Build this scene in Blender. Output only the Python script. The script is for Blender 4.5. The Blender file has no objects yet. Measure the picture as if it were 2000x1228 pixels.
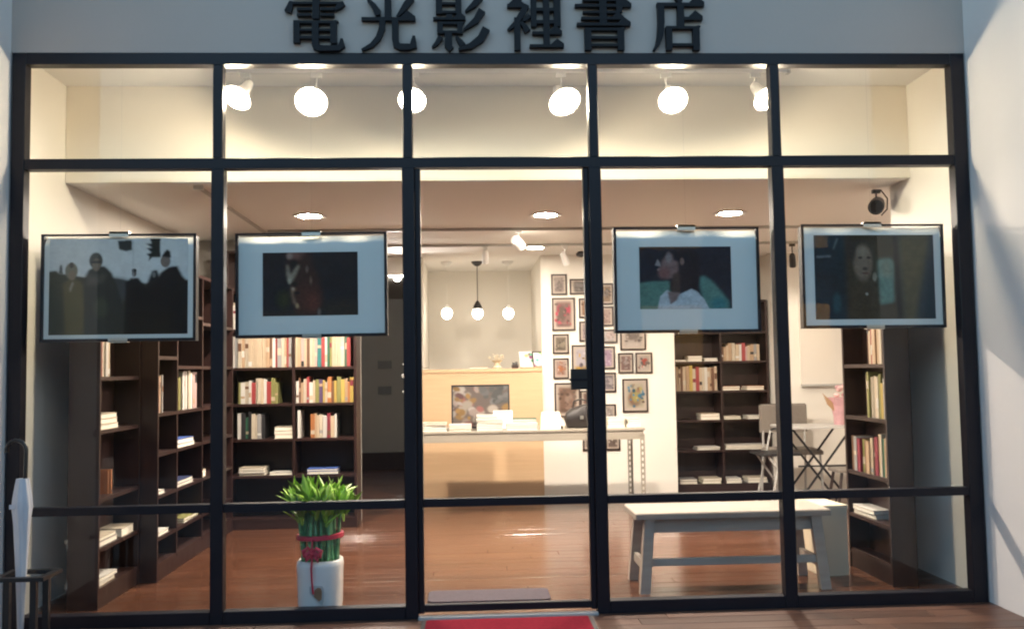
import bpy, math, random
import numpy as np
from mathutils import Vector, Matrix
R_ = random.Random(7)
scn = bpy.context.scene
COL = scn.collection

# ------------------------------------------------------------------ camera
F, CX, CD, CZ, YAW, PITCH, ROLL = 1800.207, -.197, 4.8726, 1.2722, .0491, .0606, -.0161
def cam_axes():
    cy, sy, cp, sp = math.cos(YAW), math.sin(YAW), math.cos(PITCH), math.sin(PITCH)
    w = Vector((sy*cp, cy*cp, sp)); r0 = Vector((cy, -sy, 0)); u0 = r0.cross(w)
    c, s = math.cos(ROLL), math.sin(ROLL)
    return c*r0 + s*u0, -s*r0 + c*u0, w
r_, u_, w_ = cam_axes()
cam = bpy.data.cameras.new('camera'); camo = bpy.data.objects.new('camera', cam); COL.objects.link(camo)
m = Matrix((r_, u_, -w_)).transposed().to_4x4(); m.translation = (CX, -CD, CZ)
camo.matrix_world = m
cam.sensor_width = 36; cam.lens = F/2000*36; cam.clip_start = .05; cam.clip_end = 2000
scn.camera = camo

# ------------------------------------------------------------------ world (dusk), exposure
world = bpy.data.worlds.new("World"); scn.world = world; world.use_nodes = True
nt = world.node_tree; nt.nodes.clear()
sky = nt.nodes.new('ShaderNodeTexSky'); sky.sky_type = 'NISHITA'; sky.sun_disc = False
sky.sun_elevation = math.radians(4.0); sky.sun_rotation = math.radians(20)
sky.altitude = 0; sky.air_density = 1.0; sky.dust_density = 1.5; sky.ozone_density = 1.8
bg = nt.nodes.new('ShaderNodeBackground'); bg.inputs['Strength'].default_value = .116
wo = nt.nodes.new('ShaderNodeOutputWorld')
nt.links.new(sky.outputs[0], bg.inputs[0]); nt.links.new(bg.outputs[0], wo.inputs[0])
scn.view_settings.view_transform = 'Standard'; scn.view_settings.look = 'None'
scn.view_settings.exposure = 3.05; scn.view_settings.gamma = 1; scn.view_settings.use_curve_mapping = False
scn.render.engine = 'CYCLES'
scn.cycles.use_denoising = True
scn.cycles.max_bounces = 10; scn.cycles.diffuse_bounces = 5; scn.cycles.glossy_bounces = 4
scn.cycles.transparent_max_bounces = 16; scn.cycles.caustics_reflective = False
scn.cycles.pixel_filter_type = 'BLACKMAN_HARRIS'; scn.cycles.filter_width = 2.1
scn.cycles.sample_clamp_indirect = 4.0

# lamp strengths, all in one place (every one belongs to a lamp seen in the photograph)
L_FRONT, L_DOWN, L_PEND = 42.0, 225.0, 2.3
WARM = (1.0, .84, .60); WARM2 = (1.0, .85, .70)

# ------------------------------------------------------------------ helpers
def ray(x, y):
    return w_*F + r_*(x-1000) - u_*(y-614)
CAM = Vector((CX, -CD, CZ))
def onY(x, y, Y):            # the point of the plane Y seen at a pixel of the photograph
    d = ray(x, y); return CAM + d*((Y+CD)/d.y)
def onX(x, y, X):
    d = ray(x, y); return CAM + d*((X-CX)/d.x)

class MB:
    def __init__(s): s.v, s.f, s.mi = [], [], []
    def add(s, vs, fs, mi=0):
        b = len(s.v); s.v += [tuple(v) for v in vs]
        for f in fs: s.f.append(tuple(b+i for i in f)); s.mi.append(mi)
        return s
    def box(s, x0, x1, y0, y1, z0, z1, mi=0, M=None):
        vs = [Vector(p) for p in ((x0,y0,z0),(x1,y0,z0),(x1,y1,z0),(x0,y1,z0),(x0,y0,z1),(x1,y0,z1),(x1,y1,z1),(x0,y1,z1))]
        if M is not None: vs = [M @ v for v in vs]
        return s.add(vs, ((0,3,2,1),(4,5,6,7),(0,1,5,4),(1,2,6,5),(2,3,7,6),(3,0,4,7)), mi)
    def bbox(s, x0, x1, y0, y1, z0, z1, c=.003, mi=0, M=None):   # box with chamfered vertical and top edges
        vs = []
        for z, k in ((z0, 0), (z1-c, 0), (z1, c)):
            a0, a1, b0, b1 = x0+k, x1-k, y0+k, y1-k
            vs += [(a0+c,b0,z),(a1-c,b0,z),(a1,b0+c,z),(a1,b1-c,z),(a1-c,b1,z),(a0+c,b1,z),(a0,b1-c,z),(a0,b0+c,z)]
        vs = [Vector(p) for p in vs]
        if M is not None: vs = [M @ v for v in vs]
        fs = [tuple(range(7,-1,-1)), tuple(range(16,24))]
        for l in (0, 8):
            for i in range(8):
                j = (i+1) % 8; fs.append((l+i, l+j, l+8+j, l+8+i))
        return s.add(vs, fs, mi)
    def tube(s, pts, r, n=8, mi=0, cap=True):
        pts = [Vector(p) for p in pts]; rs = r if isinstance(r, (list, tuple)) else [r]*len(pts)
        rings = []; prev = None
        for i, p in enumerate(pts):
            t = (pts[min(i+1, len(pts)-1)] - pts[max(i-1, 0)]).normalized()
            a = Vector((0,0,1)) if abs(t.z) < .9 else Vector((1,0,0))
            if prev is not None: a = prev
            x = (a - t*a.dot(t)).normalized(); y = t.cross(x); prev = x
            rings.append([p + (x*math.cos(2*math.pi*k/n) + y*math.sin(2*math.pi*k/n))*rs[i] for k in range(n)])
        vs = [v for rg in rings for v in rg]; fs = []
        for i in range(len(pts)-1):
            for k in range(n):
                fs.append((i*n+k, i*n+(k+1)%n, (i+1)*n+(k+1)%n, (i+1)*n+k))
        if cap: fs += [tuple(range(n-1,-1,-1)), tuple(range((len(pts)-1)*n, len(pts)*n))]
        return s.add(vs, fs, mi)
    def lathe(s, prof, c=(0,0,0), n=24, mi=0, M=None, sq=0.0):   # profile (r, z); sq > 0 squares the plan
        vs = []
        for r, z in prof:
            for k in range(n):
                a = 2*math.pi*k/n; q = 1.0
                if sq: q = 1.0/((abs(math.cos(a))**(2+sq) + abs(math.sin(a))**(2+sq))**(1/(2+sq)))
                v = Vector((c[0]+r*q*math.cos(a), c[1]+r*q*math.sin(a), c[2]+z))
                vs.append(M @ v if M is not None else v)
        fs = []
        for i in range(len(prof)-1):
            for k in range(n): fs.append((i*n+k, i*n+(k+1)%n, (i+1)*n+(k+1)%n, (i+1)*n+k))
        fs += [tuple(range(n-1,-1,-1)), tuple(range((len(prof)-1)*n, len(prof)*n))]
        return s.add(vs, fs, mi)
    def prism(s, poly, y0, y1, mi=0):      # polygon in x,z (any simple), extruded from y0 (front) to y1
        n = len(poly); vs = [(p[0], y0, p[1]) for p in poly] + [(p[0], y1, p[1]) for p in poly]
        area = sum(poly[i][0]*poly[(i+1)%n][1] - poly[(i+1)%n][0]*poly[i][1] for i in range(n))
        fr, bk = tuple(range(n)), tuple(range(2*n-1, n-1, -1))
        fs = [fr, bk] + [(i, n+i, n+(i+1)%n, (i+1)%n) for i in range(n)]
        if area < 0: fs = [tuple(reversed(f)) for f in fs]
        return s.add(vs, fs, mi)
    def mesh(s, name, mats, smooth=False):
        me = bpy.data.meshes.new(name); me.from_pydata(s.v, [], s.f)
        for mm in (mats if isinstance(mats, (list, tuple)) else [mats]): me.materials.append(mm)
        me.polygons.foreach_set('material_index', s.mi)
        if smooth:
            me.polygons.foreach_set('use_smooth', [True]*len(me.polygons))
            try: me.set_sharp_from_angle(angle=math.radians(40))
            except Exception: pass
        me.update(); return me
    def build(s, name, mats, parent=None, smooth=False, loc=None, rz=0):
        o = bpy.data.objects.new(name, s.mesh(name, mats, smooth)); COL.objects.link(o)
        if parent is not None: o.parent = parent
        if loc is not None: o.location = loc
        o.rotation_euler.z = rz
        return o
def link(name, me, parent=None, loc=(0,0,0), rot=(0,0,0), sc=(1,1,1)):
    o = bpy.data.objects.new(name, me); COL.objects.link(o); o.parent = parent
    o.location = loc; o.rotation_euler = rot; o.scale = sc; return o
def tag(o, label=None, cat=None, group=None, kind=None):
    if label: o['label'] = label
    if cat: o['category'] = cat
    if group: o['group'] = group
    if kind: o['kind'] = kind
    return o
def empty(name, loc, label, cat, group=None, rz=0):
    o = bpy.data.objects.new(name, None); COL.objects.link(o); o.location = loc; o.rotation_euler.z = rz
    o.empty_display_size = .1
    return tag(o, label, cat, group)
def B(name, x0, x1, y0, y1, z0, z1, mat, parent=None, c=0):
    mb = MB(); (mb.bbox(x0,x1,y0,y1,z0,z1,c) if c else mb.box(x0,x1,y0,y1,z0,z1))
    return mb.build(name, mat, parent)

# ------------------------------------------------------------------ materials
def new_mat(name):
    mt = bpy.data.materials.new(name); mt.use_nodes = True
    return mt, mt.node_tree, mt.node_tree.nodes['Principled BSDF']
def plain(name, col, rough=.5, var=.12, scale=6.0, bump=0.0, bscale=80.0, metal=0.0, spec=.5, rvar=0.0, stretch=None, objvar=0.0):
    mt, t, p = new_mat(name); N = t.nodes; L = t.links
    p.inputs['Roughness'].default_value = rough; p.inputs['Metallic'].default_value = metal
    p.inputs['Specular IOR Level'].default_value = spec
    tc = N.new('ShaderNodeTexCoord'); src = tc.outputs['Object']
    if stretch:
        mp = N.new('ShaderNodeMapping'); mp.inputs['Scale'].default_value = stretch; L.new(src, mp.inputs[0]); src = mp.outputs[0]
    no = N.new('ShaderNodeTexNoise'); no.inputs['Scale'].default_value = scale; no.inputs['Detail'].default_value = 6
    L.new(src, no.inputs['Vector'])
    mx = N.new('ShaderNodeMix'); mx.data_type = 'RGBA'
    mx.inputs[6].default_value = (*[c*(1-var) for c in col], 1); mx.inputs[7].default_value = (*[min(1, c*(1+var)) for c in col], 1)
    L.new(no.outputs['Fac'], mx.inputs[0]); out = mx.outputs[2]
    if objvar:
        oi = N.new('ShaderNodeObjectInfo'); hs = N.new('ShaderNodeHueSaturation')
        mr = N.new('ShaderNodeMapRange'); mr.inputs[3].default_value = 1-objvar; mr.inputs[4].default_value = 1+objvar
        L.new(oi.outputs['Random'], mr.inputs[0]); L.new(mr.outputs[0], hs.inputs['Value']); L.new(out, hs.inputs['Color']); out = hs.outputs[0]
        cmb = N.new('ShaderNodeVectorMath'); cmb.operation = 'ADD'; sc2 = N.new('ShaderNodeVectorMath'); sc2.operation = 'SCALE'
        sc2.inputs[0].default_value = (37, 91, 13); L.new(oi.outputs['Random'], sc2.inputs['Scale'])
        L.new(src, cmb.inputs[0]); L.new(sc2.outputs[0], cmb.inputs[1]); L.new(cmb.outputs[0], no.inputs['Vector'])
    L.new(out, p.inputs['Base Color'])
    if rvar:
        mr = N.new('ShaderNodeMapRange'); mr.inputs[3].default_value = rough-rvar; mr.inputs[4].default_value = rough+rvar
        L.new(no.outputs['Fac'], mr.inputs[0]); L.new(mr.outputs[0], p.inputs['Roughness'])
    if bump:
        n2 = N.new('ShaderNodeTexNoise'); n2.inputs['Scale'].default_value = bscale; n2.inputs['Detail'].default_value = 3
        L.new(src, n2.inputs['Vector'])
        bp = N.new('ShaderNodeBump'); bp.inputs['Strength'].default_value = bump; bp.inputs['Distance'].default_value = .002
        L.new(n2.outputs['Fac'], bp.inputs['Height']); L.new(bp.outputs[0], p.inputs['Normal'])
    return mt
def emit(name, col, st):
    mt, t, p = new_mat(name); p.inputs['Base Color'].default_value = (.9,.9,.9,1)
    p.inputs['Emission Color'].default_value = (*col, 1); p.inputs['Emission Strength'].default_value = st
    return mt
def glass(name, tint=(.97,.985,.98), k=1.0):
    mt, t, p = new_mat(name); N = t.nodes; L = t.links; N.remove(p)
    out = N['Material Output']; tr = N.new('ShaderNodeBsdfTransparent'); tr.inputs[0].default_value = (*tint, 1)
    gl = N.new('ShaderNodeBsdfGlossy'); gl.inputs['Roughness'].default_value = .0
    fr = N.new('ShaderNodeFresnel'); fr.inputs[0].default_value = 1.5
    ge = N.new('ShaderNodeNewGeometry'); sub = N.new('ShaderNodeMath'); sub.operation = 'SUBTRACT'; sub.inputs[0].default_value = 1
    L.new(ge.outputs['Backfacing'], sub.inputs[1])
    mu = N.new('ShaderNodeMath'); mu.operation = 'MULTIPLY'; L.new(fr.outputs[0], mu.inputs[0]); L.new(sub.outputs[0], mu.inputs[1])
    m2 = N.new('ShaderNodeMath'); m2.operation = 'MULTIPLY'; m2.inputs[1].default_value = k; L.new(mu.outputs[0], m2.inputs[0])
    no = N.new('ShaderNodeTexNoise'); no.inputs['Scale'].default_value = 1.3
    bp = N.new('ShaderNodeBump'); bp.inputs['Strength'].default_value = .02; bp.inputs['Distance'].default_value = .02
    tc = N.new('ShaderNodeTexCoord'); L.new(tc.outputs['Object'], no.inputs['Vector'])
    L.new(no.outputs['Fac'], bp.inputs['Height']); L.new(bp.outputs[0], gl.inputs['Normal'])
    mx = N.new('ShaderNodeMixShader'); L.new(m2.outputs[0], mx.inputs[0]); L.new(tr.outputs[0], mx.inputs[1]); L.new(gl.outputs[0], mx.inputs[2])
    L.new(mx.outputs[0], out.inputs[0]); return mt
def printed(name, rough=.5, spec=.4):
    mt, t, p = new_mat(name); a = t.nodes.new('ShaderNodeVertexColor'); a.layer_name = 'print'
    t.links.new(a.outputs[0], p.inputs['Base Color']); p.inputs['Roughness'].default_value = rough
    p.inputs['Specular IOR Level'].default_value = spec; return mt
def wood(name, col, rough=.4, axis='X', var=.35, objvar=.18, rvar=.08, fine=40.0, bump=.15):
    st = {'X': (1.2, fine*.35, fine*.35), 'Y': (fine*.35, 1.2, fine*.35), 'Z': (fine*.35, fine*.35, 1.2)}[axis]
    return plain(name, col, rough, var, 2.2, bump, 6, rvar=rvar, stretch=st, objvar=objvar)

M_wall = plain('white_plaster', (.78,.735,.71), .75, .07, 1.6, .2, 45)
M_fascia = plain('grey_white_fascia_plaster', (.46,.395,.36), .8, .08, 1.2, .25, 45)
M_wallin = plain('cream_wall_paint', (.80,.765,.70), .7, .03, 2.0, .10, 60)
M_ceil = plain('ceiling_paint', (.87,.85,.82), .8, .02, 1.5)
M_grey = plain('dark_grey_wall_paint', (.30,.285,.26), .6, .10, 3.0, .1, 40)
M_panel = plain('grey_side_board', (.13,.135,.14), .5, .12, 2.0, .05, 40)
M_frame = plain('navy_black_frame_paint', (.011,.010,.015), .42, .25, 8, .06, 120, rvar=.06, spec=.28)
M_black = plain('black_metal', (.012,.012,.014), .4, .2, 10)
M_letter = plain('black_letter_acrylic', (.008,.008,.011), .5, .2, 12, spec=.2)
M_floor = wood('brown_floorboard', (.088,.036,.020), .2, 'X', .22, .16, .06, 26, .08)
M_deck = wood('brown_porch_board', (.115,.056,.036), .38, 'X', .45, .25, .10)
M_dark = wood('dark_brown_bookcase_wood', (.024,.0105,.009), .38, 'Z', .35, .12)
M_oak = wood('light_oak_counter', (.64,.44,.265), .45, 'X', .12, .04, .05, 50)
M_bench = wood('pale_bare_wood', (.40,.345,.295), .5, 'X', .30, .10, .08, 30)
M_table = plain('grey_beige_steel', (.29,.26,.215), .45, .06, 6)
M_glass = glass('window_glass', (.975,.985,.985), 1.1)
M_pglass = glass('picture_glass', (.985,.99,.985), .3)
M_paper = plain('white_mat_paper', (.80,.80,.78), .6, .015, 3)
M_print = printed('photo_print', .5, .15); M_poster = printed('poster_print', .4)
M_white = plain('white_enamel', (.80,.80,.78), .35, .02, 4)
M_clip = plain('brushed_steel_clip', (.62,.62,.58), .3, .05, 20, metal=.9)
M_trim = plain('white_lamp_housing', (.75,.74,.72), .4, .03, 5)
M_silver = plain('grey_track_metal', (.45,.44,.42), .4, .05, 8)
M_bulbF = emit('front_lamp_glow', WARM, L_FRONT); M_down = emit('downlight_glow', WARM2, L_DOWN); M_pend = emit('pendant_glow', (1,.90,.76), L_PEND)
M_spotface = emit('spot_lens_glow', (1,.86,.66), 25)
M_pot = plain('white_ceramic', (.72,.72,.70), .25, .03, 5)
M_emb = plain('brown_emblem_print', (.24,.13,.07), .4, .2, 20); M_embg = plain('grey_emblem_print', (.42,.44,.44), .4, .1, 20)
M_stalk = plain('bamboo_green', (.13,.34,.15), .35, .35, 20, objvar=.3)
M_leaf = plain('leaf_green', (.28,.46,.05), .4, .35, 12, objvar=.35)
M_ribbon = plain('red_ribbon', (.50,.03,.07), .4, .15, 15)
M_red = plain('red_doormat', (.20,.013,.026), .95, .35, 60, .8, 300, spec=.05)
M_matedge = plain('black_rubber', (.03,.028,.03), .7, .2, 30)
M_gmat = plain('grey_doormat', (.095,.084,.098), .95, .25, 60, .8, 300, spec=.05)
M_chair = plain('grey_chair_fabric', (.20,.175,.15), .8, .15, 40, .3, 200)
M_cream = plain('cream_crate_board', (.66,.58,.44), .6, .05, 4)
M_board = plain('white_board', (.74,.70,.64), .4, .02, 4)
M_pink = plain('pink_wrap', (.56,.33,.35), .55, .35, 12); M_pink2 = plain('pale_pink_petals', (.75,.50,.48), .6, .3, 25)
M_tan = plain('tan_dried_stem', (.45,.28,.15), .6, .2, 12)
M_bag = plain('black_bag_leather', (.022,.017,.016), .45, .3, 14, .3, 90)
M_umb = plain('white_umbrella_sleeve', (.55,.56,.60), .4, .08, 12, .25, 25)
M_page = plain('book_pages', (.74,.70,.60), .8, .06, 60)
M_asphalt = plain('asphalt', (.05,.05,.052), .85, .2, 3, .3, 60)
M_pave = plain('pavement_stone', (.22,.21,.20), .8, .12, 3, .2, 50)
M_pframe = plain('dark_picture_frame', (.035,.020,.017), .4, .2, 14)
BOOKCOL = {'white': (.66,.63,.58), 'cream': (.56,.48,.37), 'beige': (.55,.43,.30), 'tan': (.47,.32,.20), 'grey': (.32,.31,.30),
    'red': (.34,.05,.05), 'crimson': (.24,.03,.05), 'orange': (.45,.17,.06), 'yellow': (.52,.37,.09), 'olive': (.24,.23,.08),
    'green': (.035,.13,.075), 'teal': (.03,.18,.18), 'blue': (.06,.12,.38), 'navy': (.03,.045,.12), 'brown': (.16,.075,.04),
    'pink': (.50,.34,.32), 'black': (.02,.02,.022), 'purple': (.10,.06,.14)}
M_book = {k: plain('book_'+k, tuple(q*.78 for q in v), .5, .10, 18) for k, v in BOOKCOL.items()}

# ------------------------------------------------------------------ ground, pavement, floors
g = MB(); g.add([(-300,-300,-.12),(300,-300,-.12),(300,300,-.12),(-300,300,-.12)], [(0,1,2,3)]); tag(g.build('street', M_asphalt), kind='structure')
tag(B('pavement', -12, 12, -7, -1.75, -.115, -.004, M_pave), kind='structure')
M_unseen_row = plain('unseen_row_render', (.075,.072,.07), .85, .15, .4); M_dglass = plain('unseen_row_window', (.03,.035,.04), .15, .1, 3)
mb = MB(); mb.box(-45, 45, -24, -16, -.12, 5.6, 0)  # unseen row added across the street to keep sky out of glass reflections
for i in range(30):
    for j in range(2): x = -43.5+i*3; mb.box(x-.7, x+.7, -16.02, -15.95, 1.0+j*3, 2.7+j*3, 1)
tag(mb.build('unseen_street_row', [M_unseen_row, M_dglass]), kind='structure')
def boards(name, rows, mat, base):
    """rows: (y0, y1, x0, x1); each board is its own child mesh"""
    xs0 = min(r[2] for r in rows); xs1 = max(r[3] for r in rows); ya = min(r[0] for r in rows); yb = max(r[1] for r in rows)
    root = B(name, xs0, xs1, ya, yb, base, -.021, M_matedge); tag(root, kind='structure')
    cache = {}
    for y0, y1, x0, x1 in rows:
        x = x0 - R_.uniform(0, 1.2)
        while x < x1 - .01:
            ln = R_.choice((1.5, 1.8, 2.1)); a, b = max(x, x0), min(x+ln, x1)
            x += ln
            if b - a < .06: continue
            key = (round(b-a, 3), round(y1-y0, 4))
            if key not in cache:
                cache[key] = MB().bbox(-(b-a)/2+.0008, (b-a)/2-.0008, -(y1-y0)/2+.0011, (y1-y0)/2-.0011, -.02, 0, .0018).mesh('plank', mat)
            link('plank', cache[key], root, ((a+b)/2, (y0+y1)/2, R_.uniform(-.0009, .0002)), (0, R_.uniform(-.0003,.0003), 0))
    return root
rows = []; y = .075
while y < 4.74:
    rows.append((y, y+.115, -2.6, 2.6 if y < 1.0 else 4.2)); y += .115
while y < 7.5:
    rows.append((y, y+.23, -2.6, .56)); y += .23
boards('interior_floor', rows, M_floor, -.11)
rows = []; y = -.0
while y > -1.7:
    rows.append((y-.115, y, -2.62, 2.62)); y -= .115
boards('porch_deck', rows, M_deck, -.11)
tag(B('threshold_slab', -2.6, 2.6, .0, .075, -.11, -.002, M_matedge), kind='structure')

# ------------------------------------------------------------------ building shell
def S(name, *a): return tag(B(name, *a), kind='structure')
ZC, YB = 2.44, .735
M_cream_paint = plain('cream_bulkhead_paint', (.86,.79,.67), .7, .04, 2.0, .1, 60)
S('front_ceiling', -2.75, 2.75, .10, YB+.0115, 3.03, 3.2, M_ceil)
S('main_ceiling', -2.75, 4.35, YB+.012, 6.0, ZC, 3.2, M_ceil)
S('bulkhead', -2.598, 2.598, YB, YB+.0115, ZC+.001, 3.029, M_cream_paint)
S('corridor_ceiling', -2.75, -.80, 4.57, 7.65, 2.25, 2.435, M_grey)
S('left_wall', -2.75, -2.6, .10, 3.2, 0, 3.2, M_wallin)
S('right_wall', 2.6, 2.75, .10, 1.02, 0, 3.2, M_wallin)
S('right_room_wall', 4.2, 4.35, 1.02, 4.8, 0, 3.2, M_wallin)
S('right_return_wall', 2.75, 4.35, .9, 1.015, 0, 3.2, M_wallin)
S('partition_wall', -2.75, -1.13, 3.2, 3.3, 0, ZC, M_grey)
S('corridor_left_wall', -2.75, -2.6, 3.3, 7.5, 0, ZC, M_grey)
S('corridor_end_wall', -2.75, -.67, 7.5, 7.65, 0, 2.5, M_grey)
S('corridor_right_wall', -.80, -.67, 4.57, 7.5, 0, 2.44, M_grey)
S('back_wall_lintel', -2.75, -.80, 4.45, 4.57, 2.25, 2.435, M_wallin)
S('back_wall_pier', -.80, -.66, 4.45, 4.57, 0, 2.435, M_grey)
S('recess_back_wall', -.67, .72, 5.9, 6.0, 0, 2.44, M_wallin)
S('recess_right_wall', .56, .70, 4.57, 5.9, 0, 2.44, M_wallin)
S('recess_left_wall', -.668, -.64, 4.57, 5.9, 0, 2.44, M_wallin)
S('poster_wall', .56, 1.915, 4.45, 4.57, 0, 2.44, M_wallin)
S('alcove_back_wall', 1.85, 3.0, 4.92, 5.0, 0, 2.44, M_wallin)
S('alcove_side_wall', 1.82, 1.915, 4.57, 4.92, 0, 2.44, M_wallin)
S('back_wall_right', 2.955, 4.35, 4.45, 4.6, 0, 2.44, M_wallin)
S('alcove_right_wall', 2.955, 3.05, 4.6, 4.92, 0, 2.44, M_wallin)
S('corridor_skirting', -2.6, -.81, 7.44, 7.498, .0, .22, M_dark)
# outside
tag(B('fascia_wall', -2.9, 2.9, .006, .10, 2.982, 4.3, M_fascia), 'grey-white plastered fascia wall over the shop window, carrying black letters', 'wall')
tag(B('porch_wall', 2.572, 2.95, -1.1, .004, -.02, 4.3, M_wall), 'white porch side wall at right with warm lamp light and slanting shadows', 'wall')
tag(B('porch_wall', -2.95, -2.572, -1.1, .004, -.02, 4.3, M_wall), 'white porch side wall at far left beside the umbrella stand', 'wall')
S('left_reveal', -2.75, -2.572, .0045, .0995, 0, 2.98, M_wall)
S('right_reveal', 2.572, 2.75, .0045, .0995, 0, 2.98, M_wall)
# ------------------------------------------------------------------ glazed shop front
fr = empty('shop_window', (0,0,0), 'navy black steel framed shop window with rows of clear panes', 'shop window')
def FB(name, x0, x1, z0, z1, y0=0.0, y1=.07, par=None):
    return B(name, x0, x1, y0, y1, z0, z1, M_frame, par or fr, .003)
ZT0, ZT1, ZH, ZTOP, ZR0, ZR1, ZS = 2.359, 2.415, 2.918, 2.98, .565, .607, .062
FB('jamb', -2.565, -2.497, 0, ZTOP); FB('jamb', 2.488, 2.565, 0, ZTOP)
FB('head_rail', -2.4965, 2.4875, ZH, ZTOP, .001, .069)
MX = (-1.5, -.5, .5, 1.5)
for x in MX:
    wlo = .033
    FB('mullion', x-wlo, x+wlo, 0, ZT0-.0005); FB('mullion', x-.026, x+.026, ZT1+.0005, ZH-.0005, .002, .066)
bays = [(-2.497, -1.533), (-1.467, -.533), (-.467, .467), (1.533-1.0, 1.467), (1.533, 2.488)]
ubays = [(-2.497, -1.526), (-1.474, -.526), (-.474, .474), (.526, 1.474), (1.526, 2.488)]
FB('transom', -2.4965, 2.4875, ZT0, ZT1, .003, .068)
for i, (a, b) in enumerate(bays):
    if i != 2:
        FB('glazing_bar', a+.0005, b-.0005, ZR0, ZR1, .004, .064); FB('sill', a+.0005, b-.0005, 0, ZS, .002, .072)
    MB().box(ubays[i][0]+.001, ubays[i][1]-.001, .036, .044, ZT1+.001, ZH-.001).build('window_pane', M_glass, fr)
    if i != 2:
        MB().box(a+.001, b-.001, .036, .044, ZR1+.001, ZT0-.001).build('window_pane', M_glass, fr)
        MB().box(a+.001, b-.001, .036, .044, ZS+.001, ZR0-.001).build('window_pane', M_glass, fr)
dr = empty('sliding_door', (0,0,0), 'glass sliding door in navy black frame with black lock box', 'door')
a, b = bays[2]
FB('stile', a+.001, a+.03, .020, ZT0-.002, .018, .062, dr); FB('stile', b-.030, b-.001, .020, ZT0-.002, .018, .062, dr)
FB('door_rail', a+.031, b-.031, ZR0, ZR1, .020, .060, dr); FB('door_rail', a+.031, b-.031, .026, .062, .020, .060, dr)
MB().box(a+.0305, b-.0305, .036, .044, ZR1+.001, ZT0-.003).build('door_pane', M_glass, dr)
MB().box(a+.0305, b-.0305, .036, .044, .063, ZR0-.001).build('door_pane', M_glass, dr)
lk = B('lock_box', b-.118, b-.029, .004, .017, 1.165, 1.275, M_black, dr, .002)
B('lock_bar', b-.125, b-.02, .000, .0035, 1.212, 1.224, M_frame, lk, .001)
tag(B('door_track', -.466, .466, -.03, -.001, -.001, .012, M_silver), 'grey metal sliding door track along the threshold above the red mat', 'door track')

# ------------------------------------------------------------------ raised letters over the window
def serif_h(mb, x0, x1, y, t, D):          # horizontal stroke with the triangular end of the printed style
    k = t*2.2
    mb.prism([(x0,y-t/2),(x1,y-t/2),(x1-.1,y+t/2+k*.12),(x1-k*1.1,y+t/2+k*.95),(x1-k*2.1,y+t/2),(x0,y+t/2)], *D())
def vert(mb, x0, x1, y0, y1, D, head=True):
    p = [(x0,y0),(x1,y0),(x1,y1-(2 if head else 0)),(x1+(3.2 if head else 0),y1+(.6 if head else 0)),(x1-(1.5 if head else 0),y1+(2.6 if head else 0)),(x0,y1)]
    mb.prism(p if head else [(x0,y0),(x1,y0),(x1,y1),(x0,y1)], *D())
def bar(mb, x0, x1, y0, y1, D): mb.prism([(x0,y0),(x1,y0),(x1,y1),(x0,y1)], *D())
def stroke(mb, pts, ws, D):                # brush stroke of varying width, one closed outline
    P = [Vector((p[0], p[1])) for p in pts]; Lf, Rt = [], []
    for i, p in enumerate(P):
        t = (P[min(i+1,len(P)-1)]-P[max(i-1,0)]).normalized(); n = Vector((-t.y, t.x))*ws[i]/2
        Lf.append(p+n); Rt.append(p-n)
    for i in range(len(P)-1):
        mb.prism([tuple(Lf[i]), tuple(Rt[i]), tuple(Rt[i+1]), tuple(Lf[i+1])], *D())
def g_dian(mb, D):
    bar(mb, 8,90,94,98,D); serif_h(mb, 8,94,96,4,D)
    bar(mb, 4,96,81,85,D); stroke(mb, [(7,86),(5,77),(1,67)], [6,10,12], D); stroke(mb, [(99,83),(92,79),(83,71)], [7,11,4], D)
    bar(mb, 44,56,55,95,D)
    for x0, x1 in ((17,42),(58,82)):
        for yy in (72, 62): bar(mb, x0,x1,yy-2.2,yy+2.2,D)
    vert(mb, 11,22,13,52,D,False); vert(mb, 75,86,12,50,D); bar(mb, 12,84,47,51.5,D)
    bar(mb, 21,76,33.5,37.5,D); bar(mb, 21,76,20,24.5,D); bar(mb, 43,55,8,51,D)
    stroke(mb, [(49,12),(50,6),(56,3.4),(75,3.2),(90,4),(95,8),(95,20)], [12,12,10,9,10,11,4], D)
def g_guang(mb, D):
    bar(mb, 42,54,57,104,D); stroke(mb, [(12,93),(22,82),(29,70),(30,64)], [5,9,13,9], D)
    stroke(mb, [(92,96),(82,84),(72,70),(64,61)], [11,12,8,3], D); serif_h(mb, 0,98,57,6,D)
    stroke(mb, [(38,56),(37,40),(30,22),(18,9),(0,0)], [11,11,10,8,4], D)
    stroke(mb, [(61,56),(61,20),(63,10),(70,6),(86,6),(94,8),(95,26)], [12,12,13,12,11,14,5], D)
def g_ying(mb, D):
    vert(mb, 8,19,64,99,D,False); vert(mb, 42,53,64,98,D); bar(mb, 9,52,95,99,D); bar(mb, 18,44,80,84,D); bar(mb, 18,44,65,69,D)
    serif_h(mb, 3,60,55.5,4.5,D); bar(mb, 26,37,57,63,D)
    vert(mb, 10,20,29,49,D,False); vert(mb, 45,55,29,48,D); bar(mb, 11,54,45.5,49.5,D); bar(mb, 11,54,30,34,D)
    bar(mb, 23,36,6,31,D); stroke(mb, [(35,8),(30,1.5),(25,6)], [9,8,3], D)
    stroke(mb, [(16,24),(9,12),(1,5)], [9,7,3], D); stroke(mb, [(43,24),(50,15),(55,8)], [4,9,10], D)
    stroke(mb, [(86,94),(75,80),(60,68)], [12,10,3], D); stroke(mb, [(89,70),(78,52),(57,36)], [13,11,3], D)
    stroke(mb, [(96,38),(86,20),(68,7),(47,1)], [14,13,10,4], D)
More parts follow.
